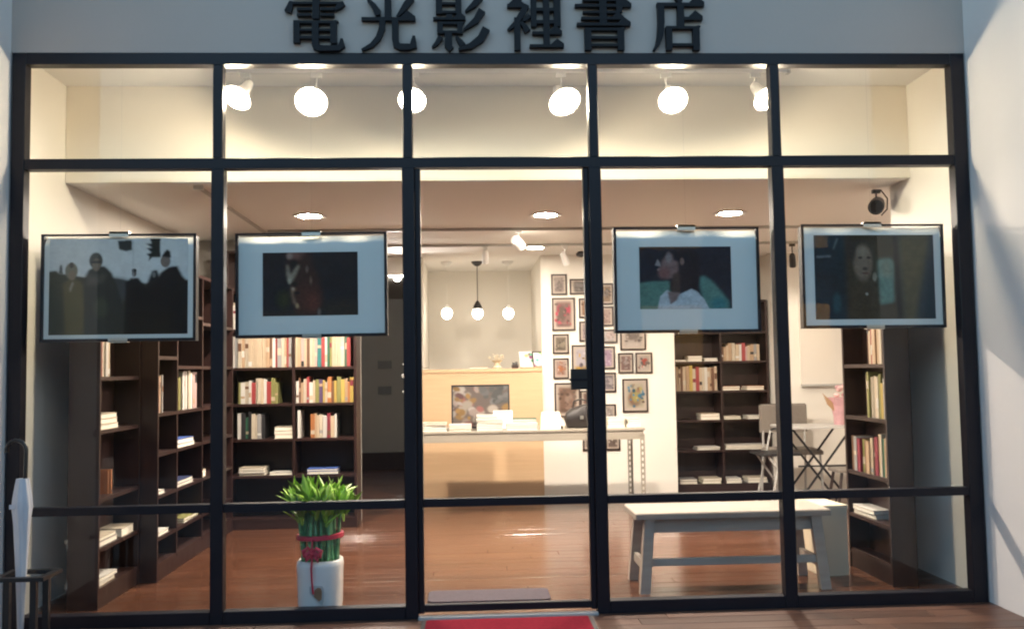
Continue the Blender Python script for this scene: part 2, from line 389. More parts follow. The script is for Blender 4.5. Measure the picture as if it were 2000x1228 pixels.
def g_li(mb, D):
    stroke(mb, [(10,103),(17,95),(22,88)], [4,9,10], D); serif_h(mb, 0,30,79,6,D)
    stroke(mb, [(35,81),(27,66),(15,48),(1,36)], [10,11,9,4], D); bar(mb, 12,23,0,58,D)
    stroke(mb, [(40,62),(33,56),(27,52)], [8,7,3], D); stroke(mb, [(24,50),(31,42),(36,33)], [4,9,11], D)
    vert(mb, 42,52,42,97,D,False); vert(mb, 83,95,42,96,D); bar(mb, 43,94,92.5,97,D); bar(mb, 51,84,69.5,75,D); bar(mb, 51,84,47,53,D)
    bar(mb, 64,75,6,96,D); serif_h(mb, 44,97,30.5,5,D); serif_h(mb, 39,100,7.5,5,D)
def g_shu(mb, D):
    bar(mb, 43,56,46,106,D); bar(mb, 14,80,86.5,91,D); vert(mb, 73,84,67,90,D); serif_h(mb, 0,100,78.5,5,D)
    bar(mb, 14,80,65,69,D); serif_h(mb, 11,86,56,4.5,D); serif_h(mb, 3,98,45.5,5,D)
    vert(mb, 16,28,0,39,D,False); vert(mb, 74,86,0,38,D); bar(mb, 17,85,34.5,39,D); bar(mb, 27,75,20,24.5,D); bar(mb, 27,75,7,11.5,D)
def g_dian2(mb, D):
    stroke(mb, [(42,108),(50,100),(55,93)], [5,11,9], D); serif_h(mb, 8,100,88,6.5,D)
    stroke(mb, [(15.5,90),(15.5,55),(13,28),(8,12),(0,0)], [13,13,12,8,4], D)
    bar(mb, 47,60,44,86,D); serif_h(mb, 59,96,61,6,D)
    vert(mb, 24,36,0,46,D,False); vert(mb, 76,89,0,45,D); bar(mb, 25,88,41,46,D); bar(mb, 35,77,8,13,D)
letters = [('電', g_dian, 560, 673), ('光', g_guang, 706, 814), ('影', g_ying, 843, 955), ('裡', g_li, 992, 1102), ('書', g_shu, 1125, 1236), ('店', g_dian2, 1278, 1379)]
word = ('first', 'second', 'third', 'fourth', 'fifth', 'last')
for i, (ch, fn, p0, p1) in enumerate(letters):
    a = onY(p0, 99, -.03); b = onY(p1, 99, -.03); s = (b.x-a.x)/100
    cnt = [0]
    def D():
        cnt[0] += 1; return (-.030 - cnt[0]*.0003)/s, -.002/s
    mb = MB(); fn(mb, D)
    mb.v = [(v[0]*s, v[1]*s, v[2]*s*1.02) for v in mb.v]
    o = mb.build('sign_letter', M_letter, loc=(a.x, .006, a.z+.004))
    tag(o, f'black raised letter {ch}, {word[i]} of six on the fascia', 'letter', 'black raised letters on the fascia')

# ------------------------------------------------------------------ tiny painter for flat prints
class Img:
    def __init__(s, w, h, col):
        s.w, s.h = w, h; s.a = np.zeros((h, w, 3)) + np.array(col)
        s.U, s.V = np.meshgrid((np.arange(w)+.5)/w, (np.arange(h)+.5)/h)
    def mixm(s, mask, col): s.a += (np.array(col)-s.a)*np.clip(mask, 0, 1)[..., None]
    def blur(s, m, r):
        for _ in range(2):
            for ax in (0, 1):
                k = max(1, int(r*(s.h if ax == 0 else s.w)))
                c = np.cumsum(np.pad(m, [(k+1, k) if i == ax else (0, 0) for i in (0, 1)], mode='edge'), axis=ax)
                n = m.shape[ax]
                m = (np.take(c, range(2*k+1, 2*k+1+n), ax) - np.take(c, range(0, n), ax))/(2*k+1)
        return m
    def poly(s, pts, col, soft=.006, op=1):
        ins = np.zeros((s.h, s.w), bool); n = len(pts)
        for i in range(n):
            (x0, y0), (x1, y1) = pts[i], pts[(i+1) % n]
            if y0 == y1: continue
            c = ((y0 > s.V) != (y1 > s.V)) & (s.U < (x1-x0)*(s.V-y0)/(y1-y0)+x0); ins ^= c
        m = ins.astype(float); m = s.blur(m, soft) if soft else m
        s.mixm(m*op, col); return s
    def ell(s, cx, cy, rx, ry, col, soft=.25, ang=0, op=1):
        dx, dy = s.U-cx, s.V-cy; c, q = math.cos(ang), math.sin(ang)
        d = np.sqrt(((dx*c+dy*q)/rx)**2 + ((-dx*q+dy*c)/ry)**2)
        s.mixm(np.clip((1-d)/max(soft, 1e-3)+.5, 0, 1)*op, col); return s
    def noise(s, amp, cells, seed):
        r = np.random.RandomState(seed); n = r.rand(cells+2, cells+2)
        x, y = s.U*cells, s.V*cells; xi, yi = x.astype(int), y.astype(int); fx, fy = x-xi, y-yi
        v = n[yi, xi]*(1-fx)*(1-fy)+n[yi, xi+1]*fx*(1-fy)+n[yi+1, xi]*(1-fx)*fy+n[yi+1, xi+1]*fx*fy
        s.a *= (1+amp*(v-.5)*2)[..., None]; return s
    def mesh(s, name, w, h, mat, thick=.0006):
        """a thin printed card, x -w/2..w/2, z 0..h, face towards -y"""
        W, H = s.w, s.h
        X, Z = np.meshgrid(np.linspace(-w/2, w/2, W), np.linspace(h, 0, H))
        v = np.stack([X, np.zeros_like(X), Z], -1).reshape(-1, 3)
        i = np.arange((H-1)*W).reshape(H-1, W)[:, :-1].ravel()
        f = np.stack([i, i+W, i+W+1, i+1], -1)
        vb = np.array([(-w/2, thick, 0), (w/2, thick, 0), (w/2, thick, h), (-w/2, thick, h)])
        n = len(v); fs = [tuple(q) for q in f.tolist()] + [(n+1, n, n+3, n+2)]
        c = (H-1)*W
        fs += [(c, n, n+1, c+W-1), (0, W-1, n+2, n+3), (0, n+3, n, c), (W-1, c+W-1, n+1, n+2)]
        me = bpy.data.meshes.new(name); me.from_pydata(np.vstack([v, vb]).tolist(), [], fs); me.materials.append(mat)
        at = me.color_attributes.new('print', 'FLOAT_COLOR', 'POINT')
        cols = np.ones((n+4, 4)); cols[:n, :3] = np.clip(s.a, 0, 1).reshape(-1, 3); cols[n:, :3] = .5
        at.data.foreach_set('color', cols.ravel()); return me

# ------------------------------------------------------------------ four large framed photographs hanging behind the glass
def photo_group():
    im = Img(270, 180, (.70,.71,.71)); im.noise(.04, 5, 1)
    im.poly([(0,.34),(.05,.33),(.075,.36),(.13,.37),(.25,.40),(.45,.41),(.56,.44),(.7,.47),(1,.44),(1,1),(0,1)], (.05,.052,.035), .008)
    im.poly([(.46,.40),(.56,.43),(.58,.6),(.5,.7)], (.075,.075,.08), .02)
    im.poly([(.07,.36),(.078,.27),(.092,.27),(.1,.37)], (.10,.10,.09), .006)
    im.poly([(.10,.47),(.14,.42),(.2,.42),(.245,.48),(.26,.7),(.25,1),(.12,1)], (.115,.095,.045), .012)
    im.ell(.16,.335,.045,.085,(.20,.18,.13)); im.ell(.16,.275,.016,.03,(.08,.07,.06)); im.ell(.165,.38,.026,.05,(.24,.17,.12), .4)
    im.poly([(.145,.52),(.165,.45),(.18,.46),(.155,.56)], (.26,.22,.18), .006)
    im.poly([(.25,.45),(.28,.33),(.33,.29),(.40,.29),(.45,.36),(.50,.55),(.55,.78),(.56,1),(.26,1)], (.042,.044,.040), .010)
    im.ell(.335,.23,.048,.085,(.09,.085,.075)); im.ell(.338,.27,.030,.065,(.21,.16,.12), .4); im.poly([(.30,.235),(.375,.235),(.375,.255),(.30,.255)], (.04,.04,.04), .006)
    im.poly([(.27,.36),(.33,.40),(.42,.36),(.38,.46),(.28,.5)], (.085,.080,.070), .02); im.ell(.37,.72,.05,.10,(.07,.075,.055), .8)
    im.poly([(.55,.46),(.59,.41),(.64,.41),(.68,.48),(.71,.62),(.74,1),(.54,1)], (.012,.012,.015), .008)
    im.ell(.61,.365,.017,.035,(.12,.09,.08), .4); im.ell(.61,.335,.018,.02,(.02,.02,.02))
    im.poly([(.70,.48),(.74,.34),(.775,.33),(.80,.42),(.82,1),(.66,1)], (.014,.014,.016), .008); im.ell(.753,.38,.012,.03,(.18,.18,.18), .5)
    im.poly([(.74,.52),(.80,.36),(.86,.30),(.92,.29),(.96,.40),(1,.46),(1,1),(.70,1)], (.008,.008,.011), .008)
    im.ell(.835,.24,.036,.065,(.21,.16,.14)); im.poly([(.805,.19),(.83,.14),(.845,.115),(.87,.14),(.875,.21),(.85,.2)], (.015,.015,.018), .005)
    im.poly([(.59,.5),(1,.5),(1,1),(.57,1)], (.008,.008,.010), .02)
    im.poly([(.49,.025),(.59,.015),(.595,.12),(.55,.135),(.50,.115)], (.03,.032,.034), .006); im.poly([(.598,.02),(.603,.02),(.606,.42),(.600,.42)], (.40,.42,.43), .004)
    im.poly([(.72,.0),(.80,.0),(.795,.06),(.80,.2),(.74,.20),(.71,.245),(.72,.19),(.695,.165),(.735,.15),(.695,.10),(.74,.10),(.69,.055),(.735,.055)], (.012,.014,.014), .004)
    im.noise(.06, 70, 12); im.noise(.05, 22, 15); return im
def photo_face():
    im = Img(240, 156, (.010,.010,.014)); im.noise(.3, 6, 2)
    im.ell(.85,.92,.30,.16,(.022,.017,.014), 1); im.ell(.22,.74,.07,.13,(.022,.026,.012), 1)
    im.poly([(.27,0),(.255,.25),(.262,.42),(.295,.53),(.305,.66),(.325,.80),(.37,.90),(.45,.93),(.56,.88),(.62,.72),(.58,.40),(.52,.15),(.50,0)], (.030,.013,.011), .035)
    im.ell(.47,.74,.12,.22,(.060,.019,.014), 1.1); im.ell(.53,.80,.06,.13,(.085,.024,.017), 1.1)
    im.poly([(.27,0),(.43,0),(.40,.10),(.33,.13),(.28,.09)], (.115,.052,.042), .03); im.ell(.285,.06,.03,.05,(.21,.135,.11), 1)
    im.ell(.325,.185,.045,.07,(.010,.007,.008), .9)
    im.poly([(.252,.20),(.268,.20),(.285,.32),(.30,.35),(.34,.26),(.375,.19),(.385,.22),(.355,.34),(.32,.44),(.29,.505),(.268,.47),(.255,.36)], (.22,.175,.13), .016)
    im.ell(.285,.44,.018,.05,(.30,.25,.19), 1); im.ell(.33,.50,.03,.03,(.012,.008,.008), .9)
    im.poly([(.295,.54),(.325,.555),(.345,.585),(.325,.62),(.318,.66),(.33,.72),(.35,.80),(.385,.87),(.375,.885),(.325,.80),(.306,.68)], (.21,.13,.085), .013)
    im.ell(.318,.575,.014,.02,(.30,.21,.16), .9); im.ell(.36,.64,.03,.025,(.015,.008,.008), .9); im.ell(.36,.84,.016,.035,(.26,.17,.09), 1)
    im.ell(.465,.27,.016,.05,(.10,.065,.055), 1); im.ell(.505,.45,.014,.06,(.105,.065,.05), 1); im.ell(.59,.95,.018,.06,(.11,.085,.08), 1)
    im.a *= 1.5; im.noise(.22, 60, 11); return im
def photo_profile():
    im = Img(240, 160, (.014,.018,.032)); im.noise(.25, 5, 3)
    im.poly([(0,.58),(.12,.56),(.32,.55),(.36,1),(0,1)], (.11,.23,.19), .015)
    im.poly([(.64,.50),(.70,.47),(.78,.55),(.88,.72),(.96,.88),(.97,1),(.70,1)], (.11,.24,.21), .02); im.ell(.86,.92,.09,.10,(.05,.20,.22), .8)
    im.poly([(.38,.08),(.60,.05),(.66,.2),(.66,.5),(.62,.73),(.32,.70),(.40,.45),(.42,.25)], (.014,.012,.020), .015)
    im.poly([(.32,.10),(.36,.12),(.37,.22),(.42,.24),(.42,.40),(.37,.50),(.30,.52),(.235,.48),(.215,.37),(.24,.25),(.28,.17)], (.22,.13,.125), .015)
    im.poly([(.17,.30),(.20,.20),(.225,.26),(.235,.32)], (.34,.29,.29), .008); im.ell(.215,.37,.022,.022,(.28,.19,.18), .6); im.ell(.27,.42,.06,.09,(.22,.09,.085), .9); im.ell(.32,.18,.03,.08,(.26,.2,.2), .9)
    im.ell(.465,.24,.022,.055,(.21,.14,.13), .7); im.poly([(.36,.44),(.43,.42),(.44,.78),(.34,.78)], (.075,.045,.04), .015)
    im.poly([(.19,1),(.22,.80),(.30,.69),(.36,.78),(.44,.76),(.56,.68),(.62,.72),(.70,.85),(.75,1)], (.56,.57,.60), .008)
    im.poly([(.30,.72),(.44,.74),(.40,.86),(.33,.93)], (.27,.17,.16), .012)
    im.noise(.18, 60, 13); im.noise(.12, 18, 16); return im
def photo_portrait():
    im = Img(250, 170, (.012,.030,.045)); im.noise(.3, 6, 4)
    im.poly([(.26,0),(.70,0),(.72,1),(.27,1)], (.040,.034,.022), .02)
    im.poly([(.30,.62),(.36,.5),(.50,.55),(.56,.7),(.72,.75),(.72,1),(.27,1)], (.055,.042,.028), .02)
    im.ell(.40,.24,.10,.19,(.045,.040,.033), .3); im.ell(.405,.33,.078,.21,(.19,.14,.105), .35); im.ell(.40,.21,.05,.07,(.24,.19,.15), .9); im.ell(.31,.17,.04,.12,(.035,.03,.027), .7)
    im.ell(.385,.27,.018,.016,(.06,.04,.035), .6); im.ell(.455,.27,.018,.016,(.06,.04,.035), .6); im.ell(.42,.40,.02,.02,(.07,.05,.04), .6); im.ell(.425,.455,.03,.015,(.12,.06,.05), .6)
    im.ell(.43,.70,.012,.018,(.32,.31,.28), .6); im.poly([(.53,.30),(.64,.28),(.66,.36),(.655,.80),(.54,.83)], (.10,.22,.20), .012); im.poly([(.54,.30),(.64,.29),(.645,.5),(.55,.5)], (.20,.24,.19), .03); im.ell(.50,.50,.018,.05,(.24,.24,.2), .6)
    im.poly([(.02,.25),(.14,.24),(.14,.265),(.02,.27)], (.13,.17,.2), .006); im.poly([(.19,.04),(.205,.04),(.17,.17),(.155,.17)], (.09,.14,.16), .006); im.ell(.18,.80,.035,.12,(.02,.07,.09), .7)
    im.poly([(.66,0),(.70,0),(.73,1),(.68,1)], (.008,.01,.012), .01); im.poly([(.71,0),(.97,0),(.83,1),(.74,1)], (.07,.065,.035), .02)  # olive wedge: reflection of the lit porch wall painted into the print
    im.noise(.20, 60, 14); im.noise(.14, 18, 17); return im
def curled_sheet(w, h, seed):
    """mat paper whose top strip buckles backwards in soft waves"""
    n, rows = 60, [(0, 0), (.3, 0), (.6, 0), (.80, 0), (.915, 0), (.935, .15), (.955, .4), (.975, .72), (1, 1.1)]
    r = random.Random(seed); ph = [r.uniform(0, 6) for _ in range(3)]
    vs, fs = [], []
    for fz, k in rows:
        for i in range(n+1):
            u = i/n; wv = .62+.38*math.sin(u*7+ph[0])*math.sin(u*13+ph[1])
            vs.append((-w/2+w*u, .030*k*wv, h*fz))
    m_ = n+1
    for j in range(len(rows)-1):
        for i in range(n): fs.append((j*m_+i, j*m_+i+1, (j+1)*m_+i+1, (j+1)*m_+i))
    return MB().add(vs, fs)
pics = [((-2.449,-1.638,2.032,1.459), photo_group, (.052,.045,.945,.935), 'large framed photo of several dark coated figures outdoors, leftmost in the window'),
        ((-1.43,-.622,2.030,1.468), photo_face, (.178,.188,.805,.795), 'large framed photo of a dim lit face in darkness with wide mat'),
        ((.607,1.414,2.042,1.463), photo_profile, (.175,.185,.805,.775), 'large framed photo of a dark haired figure in white, wide blue-grey mat'),
        ((1.65,2.455,2.050,1.474), photo_portrait, (.090,.105,.93,.915), 'large framed photo of a face in dark greenish tones, rightmost in the window')]
for i, ((x0, x1, z1, z0), fn, (u0, v0, u1, v1), lab) in enumerate(pics):
    w, h = x1-x0, z1-z0; cx = (x0+x1)/2
    root = empty('framed_photograph', (cx, .105, z0), lab, 'framed photo', 'large framed photographs in the shop window')
    root.rotation_euler.y = (.002, -.004, .004, .006)[i]
    B('backing_board', -w/2+.001, w/2-.001, .042, .048, 0, h-.06, M_black, root)
    e = .015; fm = MB()
    fm.box(-w/2, w/2, -.006, .0418, 0, e); fm.box(-w/2, w/2, -.006, -.001, h-.012, h); fm.box(-w/2, -w/2+e, -.0055, .0414, e, h-.0121); fm.box(w/2-e, w/2, -.0055, .0414, e, h-.0121)
    fm.build('picture_frame', M_frame, root)
    sh = curled_sheet(w-2*e-.002, h-2*e-.002, i).build('mat_paper', M_paper, root, True); sh.location = (0, .003, e+.001)
    pw, ph = (u1-u0)*w, (v1-v0)*h
    po = link('photo_print', fn().mesh('photo_print', pw, ph, M_print), root, (((u0+u1)/2-.5)*w, .0015, h*(1-v1)))
    MB().box(-w/2+e+.0005, w/2-e-.0005, -.0045, -.0025, e+.0005, h-e-.0005).build('picture_glass', M_pglass, root)
    for zz, sg in ((h, 1), (0, -1)):
        cm = MB(); cm.box(-.05, .05, -.010, -.0065, zz-(.018 if sg > 0 else -.002), zz+(.012 if sg > 0 else .014) if sg > 0 else zz+.016)
        cm.box(-.05, .05, -.010, .026, zz+.0005 if sg > 0 else zz-.006, zz+.012 if sg > 0 else zz-.0005)
        cm.build('spring_clip', M_clip, root)
    MB().tube([(0, .012, h+.01), (0, .012, 3.03-z0-.001)], .0004, 4).build('hanging_wire', M_silver, root)

# ------------------------------------------------------------------ lamps behind the window
tk = empty('ceiling_track', (0, .43, 3.03), 'pale lamp track on the front ceiling behind the top panes', 'lamp track', 'lamp tracks')
B('track_rail', -1.60, 1.72, -.018, .018, -.022, -.0005, M_trim, tk); B('end_cap', -1.62, -1.601, -.02, .02, -.024, -.0005, M_silver, tk); B('end_cap', 1.721, 1.74, -.02, .02, -.024, -.0005, M_silver, tk)
front = [(465,190,.84,-.55,.6),(608,198,.95,.0,.35),(805,195,.82,-.05,.5),(1102,198,.96,.35,.55),(1314,195,.88,.0,.4),(1495,192,.8,.4,.5)]
names6 = ['leftmost lit spotlight on the front track, smaller glow', 'second lit spotlight from the left on the front track', 'lit spotlight on the front track half behind the second mullion',
          'lit spotlight on the front track over the door, tilted glow', 'lit spotlight on the front track over the right picture', 'rightmost lit spotlight on the front track beside the fourth mullion']
M_halo = emit('lamp_halo_glow', WARM, .085); M_halo2 = emit('lamp_halo_edge_glow', WARM, .045)  # dim glowing rings added around each lamp to soften its edge like glare
for i, (px, py, s, yawl, tilt) in enumerate(front):
    P = onY(px, py, .26)
    o = empty('track_spotlight', (P.x, .43, 3.008), names6[i], 'spotlight', 'lit spotlights on the front track')
    B('mount', -.03, .03, -.016, .016, -.028, -.0005, M_trim, o, .002)
    dz = P.z-3.008
    MB().tube([(0,0,-.028), (0,0,-.060), (0,-.09,dz+.055), (0,-.12,dz+.05)], .007, 6).build('arm', M_trim, o)
    # reflector lamp: white cone housing behind a glowing frosted front
    Mx = Matrix.Translation((0, P.y-.43, dz)) @ Matrix.Rotation(yawl, 4, 'Z') @ Matrix.Rotation(math.pi/2+.66+tilt*.3, 4, 'X')
    MB().lathe([(.022,-.14),(.028,-.12),(.034,-.075),(.052,-.025),(.076*s,.0),(.078*s,.012),(.0735*s,.012),(.0715*s,-.003)], n=18, M=Mx).build('lamp_housing', M_trim, o, True)
    MB().lathe([(.0795*s,.000),(.0885*s,.004),(.0885*s,.011),(.0795*s,.0118)], n=24, M=Mx).build('halo_ring', M_halo, o, True); MB().lathe([(.0890*s,.003),(.0965*s,.005),(.0965*s,.009),(.0890*s,.0105)], n=24, M=Mx).build('halo_ring', M_halo2, o, True)
    MB().lathe([(.070*s,-.004),(.072*s,.014),(.064*s,.034),(.042*s,.048),(.012*s,.054)], n=18, M=Mx).build('bulb', M_bulbF, o, True)

dl = [(-1.35, 1.965, 'left recessed downlight in the row over the wooden floor'), (.406, 2.0, 'middle recessed downlight in the row, over the door'), (1.812, 1.985, 'right recessed downlight in the row, above the right pictures'), (.46, 3.85, 'far recessed downlight above the display table')]
M_downfar = emit('far_downlight_glow', WARM2, 26)
for x, yy, lab in dl:
    o = empty('downlight', (x, yy, ZC), lab, 'ceiling light', 'recessed downlights')
    MB().lathe([(.128,-.006),(.118,-.010),(.104,-.006),(.104,-.0005),(.128,-.0005)], n=28).build('trim_ring', M_trim, o, True)
    MB().lathe([(.103,-.0008),(.103,-.005),(.06,-.007)], n=24).build('diffuser', M_down if yy < 3 else M_downfar, o)
# tracks on the main ceiling
t2 = empty('ceiling_track', (-1.84, .86, ZC), 'thin dark lamp track running back along the left of the ceiling', 'lamp track', 'lamp tracks')
B('track_rail', -.012, .012, 0, 2.2, -.016, -.0005, M_silver, t2); B('end_cap', -.03, .03, -.028, -.0005, -.026, -.0005, M_trim, t2)
t3 = empty('ceiling_track', (0, 2.64, ZC), 'lamp track crossing the ceiling behind the three downlights', 'lamp track', 'lamp tracks')
B('track_rail', -1.8, 3.2, -.014, .014, -.022, -.0005, M_silver, t3)
t4 = empty('ceiling_track', (0, 3.60, ZC), 'farther lamp track crossing the ceiling above the display table', 'lamp track', 'lamp tracks')
B('track_rail', -1.0, 3.2, -.014, .014, -.022, -.0005, M_silver, t4)
def spot(px, py, Y, target, power, lab, body, size=.035, ang=70):
    P = onY(px, py, Y)
    o = empty('track_spotlight', (P.x, Y, ZC-.022), lab, 'spotlight', 'small spotlights on the back tracks')
    B('mount', -.025, .025, -.014, .014, -.025, -.0005, body, o)
    dz = min(P.z-(ZC-.022), -.10)
    MB().tube([(0,0,-.025),(0,0,dz+.02)], .006, 6).build('arm', body, o)
    d = (Vector(target)-Vector((P.x, Y, ZC-.022+dz))).normalized(); q = d.to_track_quat('Z', 'Y').to_matrix().to_4x4()
    Mx = Matrix.Translation((0,0,dz)) @ q
    MB().lathe([(.02,-.085),(size*.9,-.07),(size,-.02),(size,.045),(size*.9,.045),(size*.85,.03)], n=16, M=Mx).build('lamp_head', body, o, True)
    MB().lathe([(size*.84,.028),(size*.84,.034),(.004,.036)], n=16, M=Mx).build('lens', M_spotface if power else M_black, o)
    if power:
        ld = bpy.data.lights.new('spot_lamp', 'SPOT'); ld.energy = power; ld.color = (1,.88,.74); ld.spot_size = math.radians(ang); ld.spot_blend = .6; ld.shadow_soft_size = .03
        lo = bpy.data.objects.new('spot_lamp', ld); COL.objects.link(lo); lo.parent = o
        lo.matrix_local = Matrix.Translation((0,0,dz)) @ Matrix.Translation(d*.05) @ d.to_track_quat('-Z', 'Y').to_matrix().to_4x4()
    return o
spot(1013, 476, 2.64, (1.25, 4.45, 1.45), 2.5, 'white spotlight hanging from the nearer cross track, glowing', M_trim, .045, 60)
spot(948, 505, 3.60, (0, 4.3, .9), 3, 'small white spotlight left of centre on the farther cross track', M_trim, .03, 90)
spot(1104, 508, 3.60, (1.2, 4.45, 1.1), 1.8, 'small white spotlight on the farther cross track near the posters', M_trim, .03, 80)
spot(1548, 512, 3.60, (3.2, 4.4, 1.0), 3, 'small dark spotlight on the farther cross track by the white board', M_black, .03, 100)
o = spot(1712, 402, 1.0, (1.6, -.5, 1.6), 0, 'black unlit spotlight hanging from the ceiling above the rightmost picture', M_black, .05)
MB().tube([(.03,0,-.0),(.075,0,-.06),(.07,0,-.13),(.03,0,-.17)], .005, 6).build('cable', M_black, o)
MB().lathe([(.03,-.0005),(.05,-.02),(.045,-.045),(.01,-.055)][::-1], n=16).build('camera_dome', M_black, tag(empty('ceiling_camera', tuple(onY(1135, 516, 4.2).to_2d())+(ZC,), 'small dark dome on the ceiling above the posters', 'camera')))

for i, (px, lab, mm) in enumerate(((873, 'left pendant bulb lamp hanging over the oak counter', M_trim), (933, 'middle pendant bulb lamp with dark socket and cord over the counter', M_black), (993, 'right pendant bulb lamp hanging over the oak counter', M_trim))):
    P = onY(px, 612, 4.95)
    o = empty('pendant_lamp', (P.x, 4.95, ZC), lab, 'pendant lamp', 'pendant lamps over the counter')
    dz = P.z-ZC
    MB().lathe([(.015,-.05),(.035,-.04),(.062,-.012),(.062,-.0005)], n=18).build('ceiling_rose', mm, o, True)
    MB().tube([(0,0,-.04),(0,0,dz+.12)], .0045 if i == 1 else .0025, 6).build('cord', mm, o)
    MB().lathe([(.045,dz+.045),(.046,dz+.075),(.028,dz+.11),(.010,dz+.135)] if i == 1 else [(.03,dz+.045),(.03,dz+.06),(.02,dz+.08),(.006,dz+.095)], n=16).build('socket', mm, o, True)
    MB().lathe([(.008,dz-.062),(.035,dz-.05),(.055,dz-.018),(.057,dz+.01),(.046,dz+.042),(.03,dz+.05)], n=18).build('bulb', M_pend, o, True)

o = empty('corridor_lamp', (-.90, 4.51, 2.2495), 'tiny bright round lamp under the lintel of the dark corridor opening', 'lamp')
MB().lathe([(.02,-.02),(.028,-.012),(.03,-.0005)], n=14).build('base', M_trim, o, True); MB().lathe([(.004,-.052),(.022,-.044),(.03,-.03),(.018,-.0205)], n=14).build('bulb', emit('corridor_lamp_glow', (1,.92,.85), 300), o, True)

# ------------------------------------------------------------------ books
ORD = ['first','second','third','fourth','fifth','sixth','seventh','eighth','ninth','tenth','eleventh','twelfth','thirteenth','fourteenth','fifteenth','sixteenth','seventeenth','eighteenth','nineteenth','twentieth',
       'twenty-first','twenty-second','twenty-third','twenty-fourth','twenty-fifth','twenty-sixth','twenty-seventh','twenty-eighth','twenty-ninth','thirtieth']
def book_up(loc, w, h, d, col, label, group, rz=0, lean=0, band=None):
    mb = MB(); t = min(.003, w*.15)
    mb.box(0, w, 0, t, 0, h, 0); mb.box(0, t, t, d, 0, h, 0); mb.box(w-t, w, t, d, 0, h, 0); mb.box(t, w-t, t+.001, d-.004, .004, h-.004, 1)
    mats = [M_book[col], M_page]
    if band: mb.box(.0006, w-.0006, -.0007, .0001, h*band[1], h*band[2], 2); mats.append(M_book[band[0]])
    o = mb.build('book', mats, loc=loc); o.rotation_euler = (0, lean, rz)
    return tag(o, label, 'book', group)
def book_flat(loc, w, d, t, col, label, group, rz=0, name='book', cat='book'):
    mb = MB(); e = min(.0025, t*.2)
    mb.box(0, w, 0, d, 0, e, 0); mb.box(0, w, 0, d, t-e, t, 0); mb.box(0, w, d-.004, d, e, t-e, 0); mb.box(.003, w-.003, .003, d-.005, e, t-e, 1)
    o = mb.build(name, [M_book[col], M_page], loc=loc, rz=rz)
    return tag(o, label, cat, group)
def book_row(start, length, z, cols, hmin, hmax, shelf, axis, group, depth=.2, wmin=.014, wmax=.034, gap=.002, lean_last=False):
    """start: (x, y) of the row's first spine corner; axis 0 = along +X, 90 = left case (+Y), -90 = right case (-Y)"""
    rz = math.radians(axis); ux, uy = math.cos(rz), math.sin(rz); nx, ny = -uy, ux
    s = 0; i = 0
    while s < length:
        w = R_.uniform(wmin, wmax); h = R_.uniform(hmin, hmax); ins = R_.uniform(0, .02)
        c = cols[i % len(cols)] if i < len(cols) else R_.choice(cols)
        lean = R_.choice((0,0,0,0,.012,-.0)); band = None
        if R_.random() < .45: b0 = R_.uniform(.0, .7); band = (R_.choice(('white','crimson','grey','cream','tan','black','beige','brown')), b0, min(.98, b0+R_.uniform(.08,.25)))
        side = 'left' if axis != -90 else 'far end'; side = 'near end' if axis == 90 else side
        kindw = 'thick' if w > .028 else ('slim' if w < .019 else 'medium')
        hw = 'tall' if h > (hmin+hmax)/2 else 'shorter'
        book_up((start[0]+ux*s+nx*ins, start[1]+uy*s+ny*ins, z), w, h, depth, c, f'{kindw} {c} book, {ORD[min(i,29)]} from {side} on {shelf}', group, rz, lean, band)
        s += w+gap; i += 1
def flat_pile(x, y, z, w, d, ts, cols, where, group, rz=0, name='book', cat='book'):
    zz = z; n = len(ts)
    for k, (t, c) in enumerate(zip(ts, cols)):
        pos = 'only' if n == 1 else ('lowest' if k == 0 else ('topmost' if k == n-1 else f'{ORD[k]} from bottom'))
        where = where.replace('second lowest shelf', 'low shelf'); lab = f'{c} book lying flat {where}' if n == 1 else f'{c} flat book, {pos} in pile {where}'
        j = R_.uniform(-.006, .006)
        book_flat((x+j, y+R_.uniform(-.004,.004), zz), w, d, t, c, lab, group, rz+R_.uniform(-.03,.03), name, cat); zz += t+.0004

# ------------------------------------------------------------------ bookcases
def bookcase(name, label, W, Dp, H, shelves, dividers, plinth=.07, t=.022, loc=(0,0,0), rz=0, top=True, divz=None):
    """local: x 0..W, y 0 (open front)..Dp, z 0..H"""
    o = empty(name, loc, label, 'bookcase', 'dark brown bookcases', rz)
    B('side_panel', 0, t, 0, Dp, 0, H, M_dark, o, .0015); B('side_panel', W-t, W, 0, Dp, 0, H, M_dark, o, .0015)
    B('back_panel', t+.0005, W-t-.0005, Dp-.012, Dp-.001, 0, H-.001, M_dark, o)
    B('top_panel', t+.0005, W-t-.0005, .001, Dp-.0125, H-t, H-.0005, M_dark, o)
    B('plinth', t+.0005, W-t-.0005, .006, .022, 0, plinth, M_dark, o)
    cuts = [t+.0005] + [c for d in dividers for c in (d-t/2-.0005, d+t/2+.0005)] + [W-t-.0005]
    for d in dividers: B('divider', d-t/2, d+t/2, .002, Dp-.0125, plinth+.0005, H-t-.0005, M_dark, o)
    for i in range(0, len(cuts), 2):
        for k, z in enumerate(shelves if not isinstance(shelves, dict) else shelves[i//2]):
            B('shelf', cuts[i], cuts[i+1], .003, Dp-.0125, z-t, z, M_dark, o)
    return o
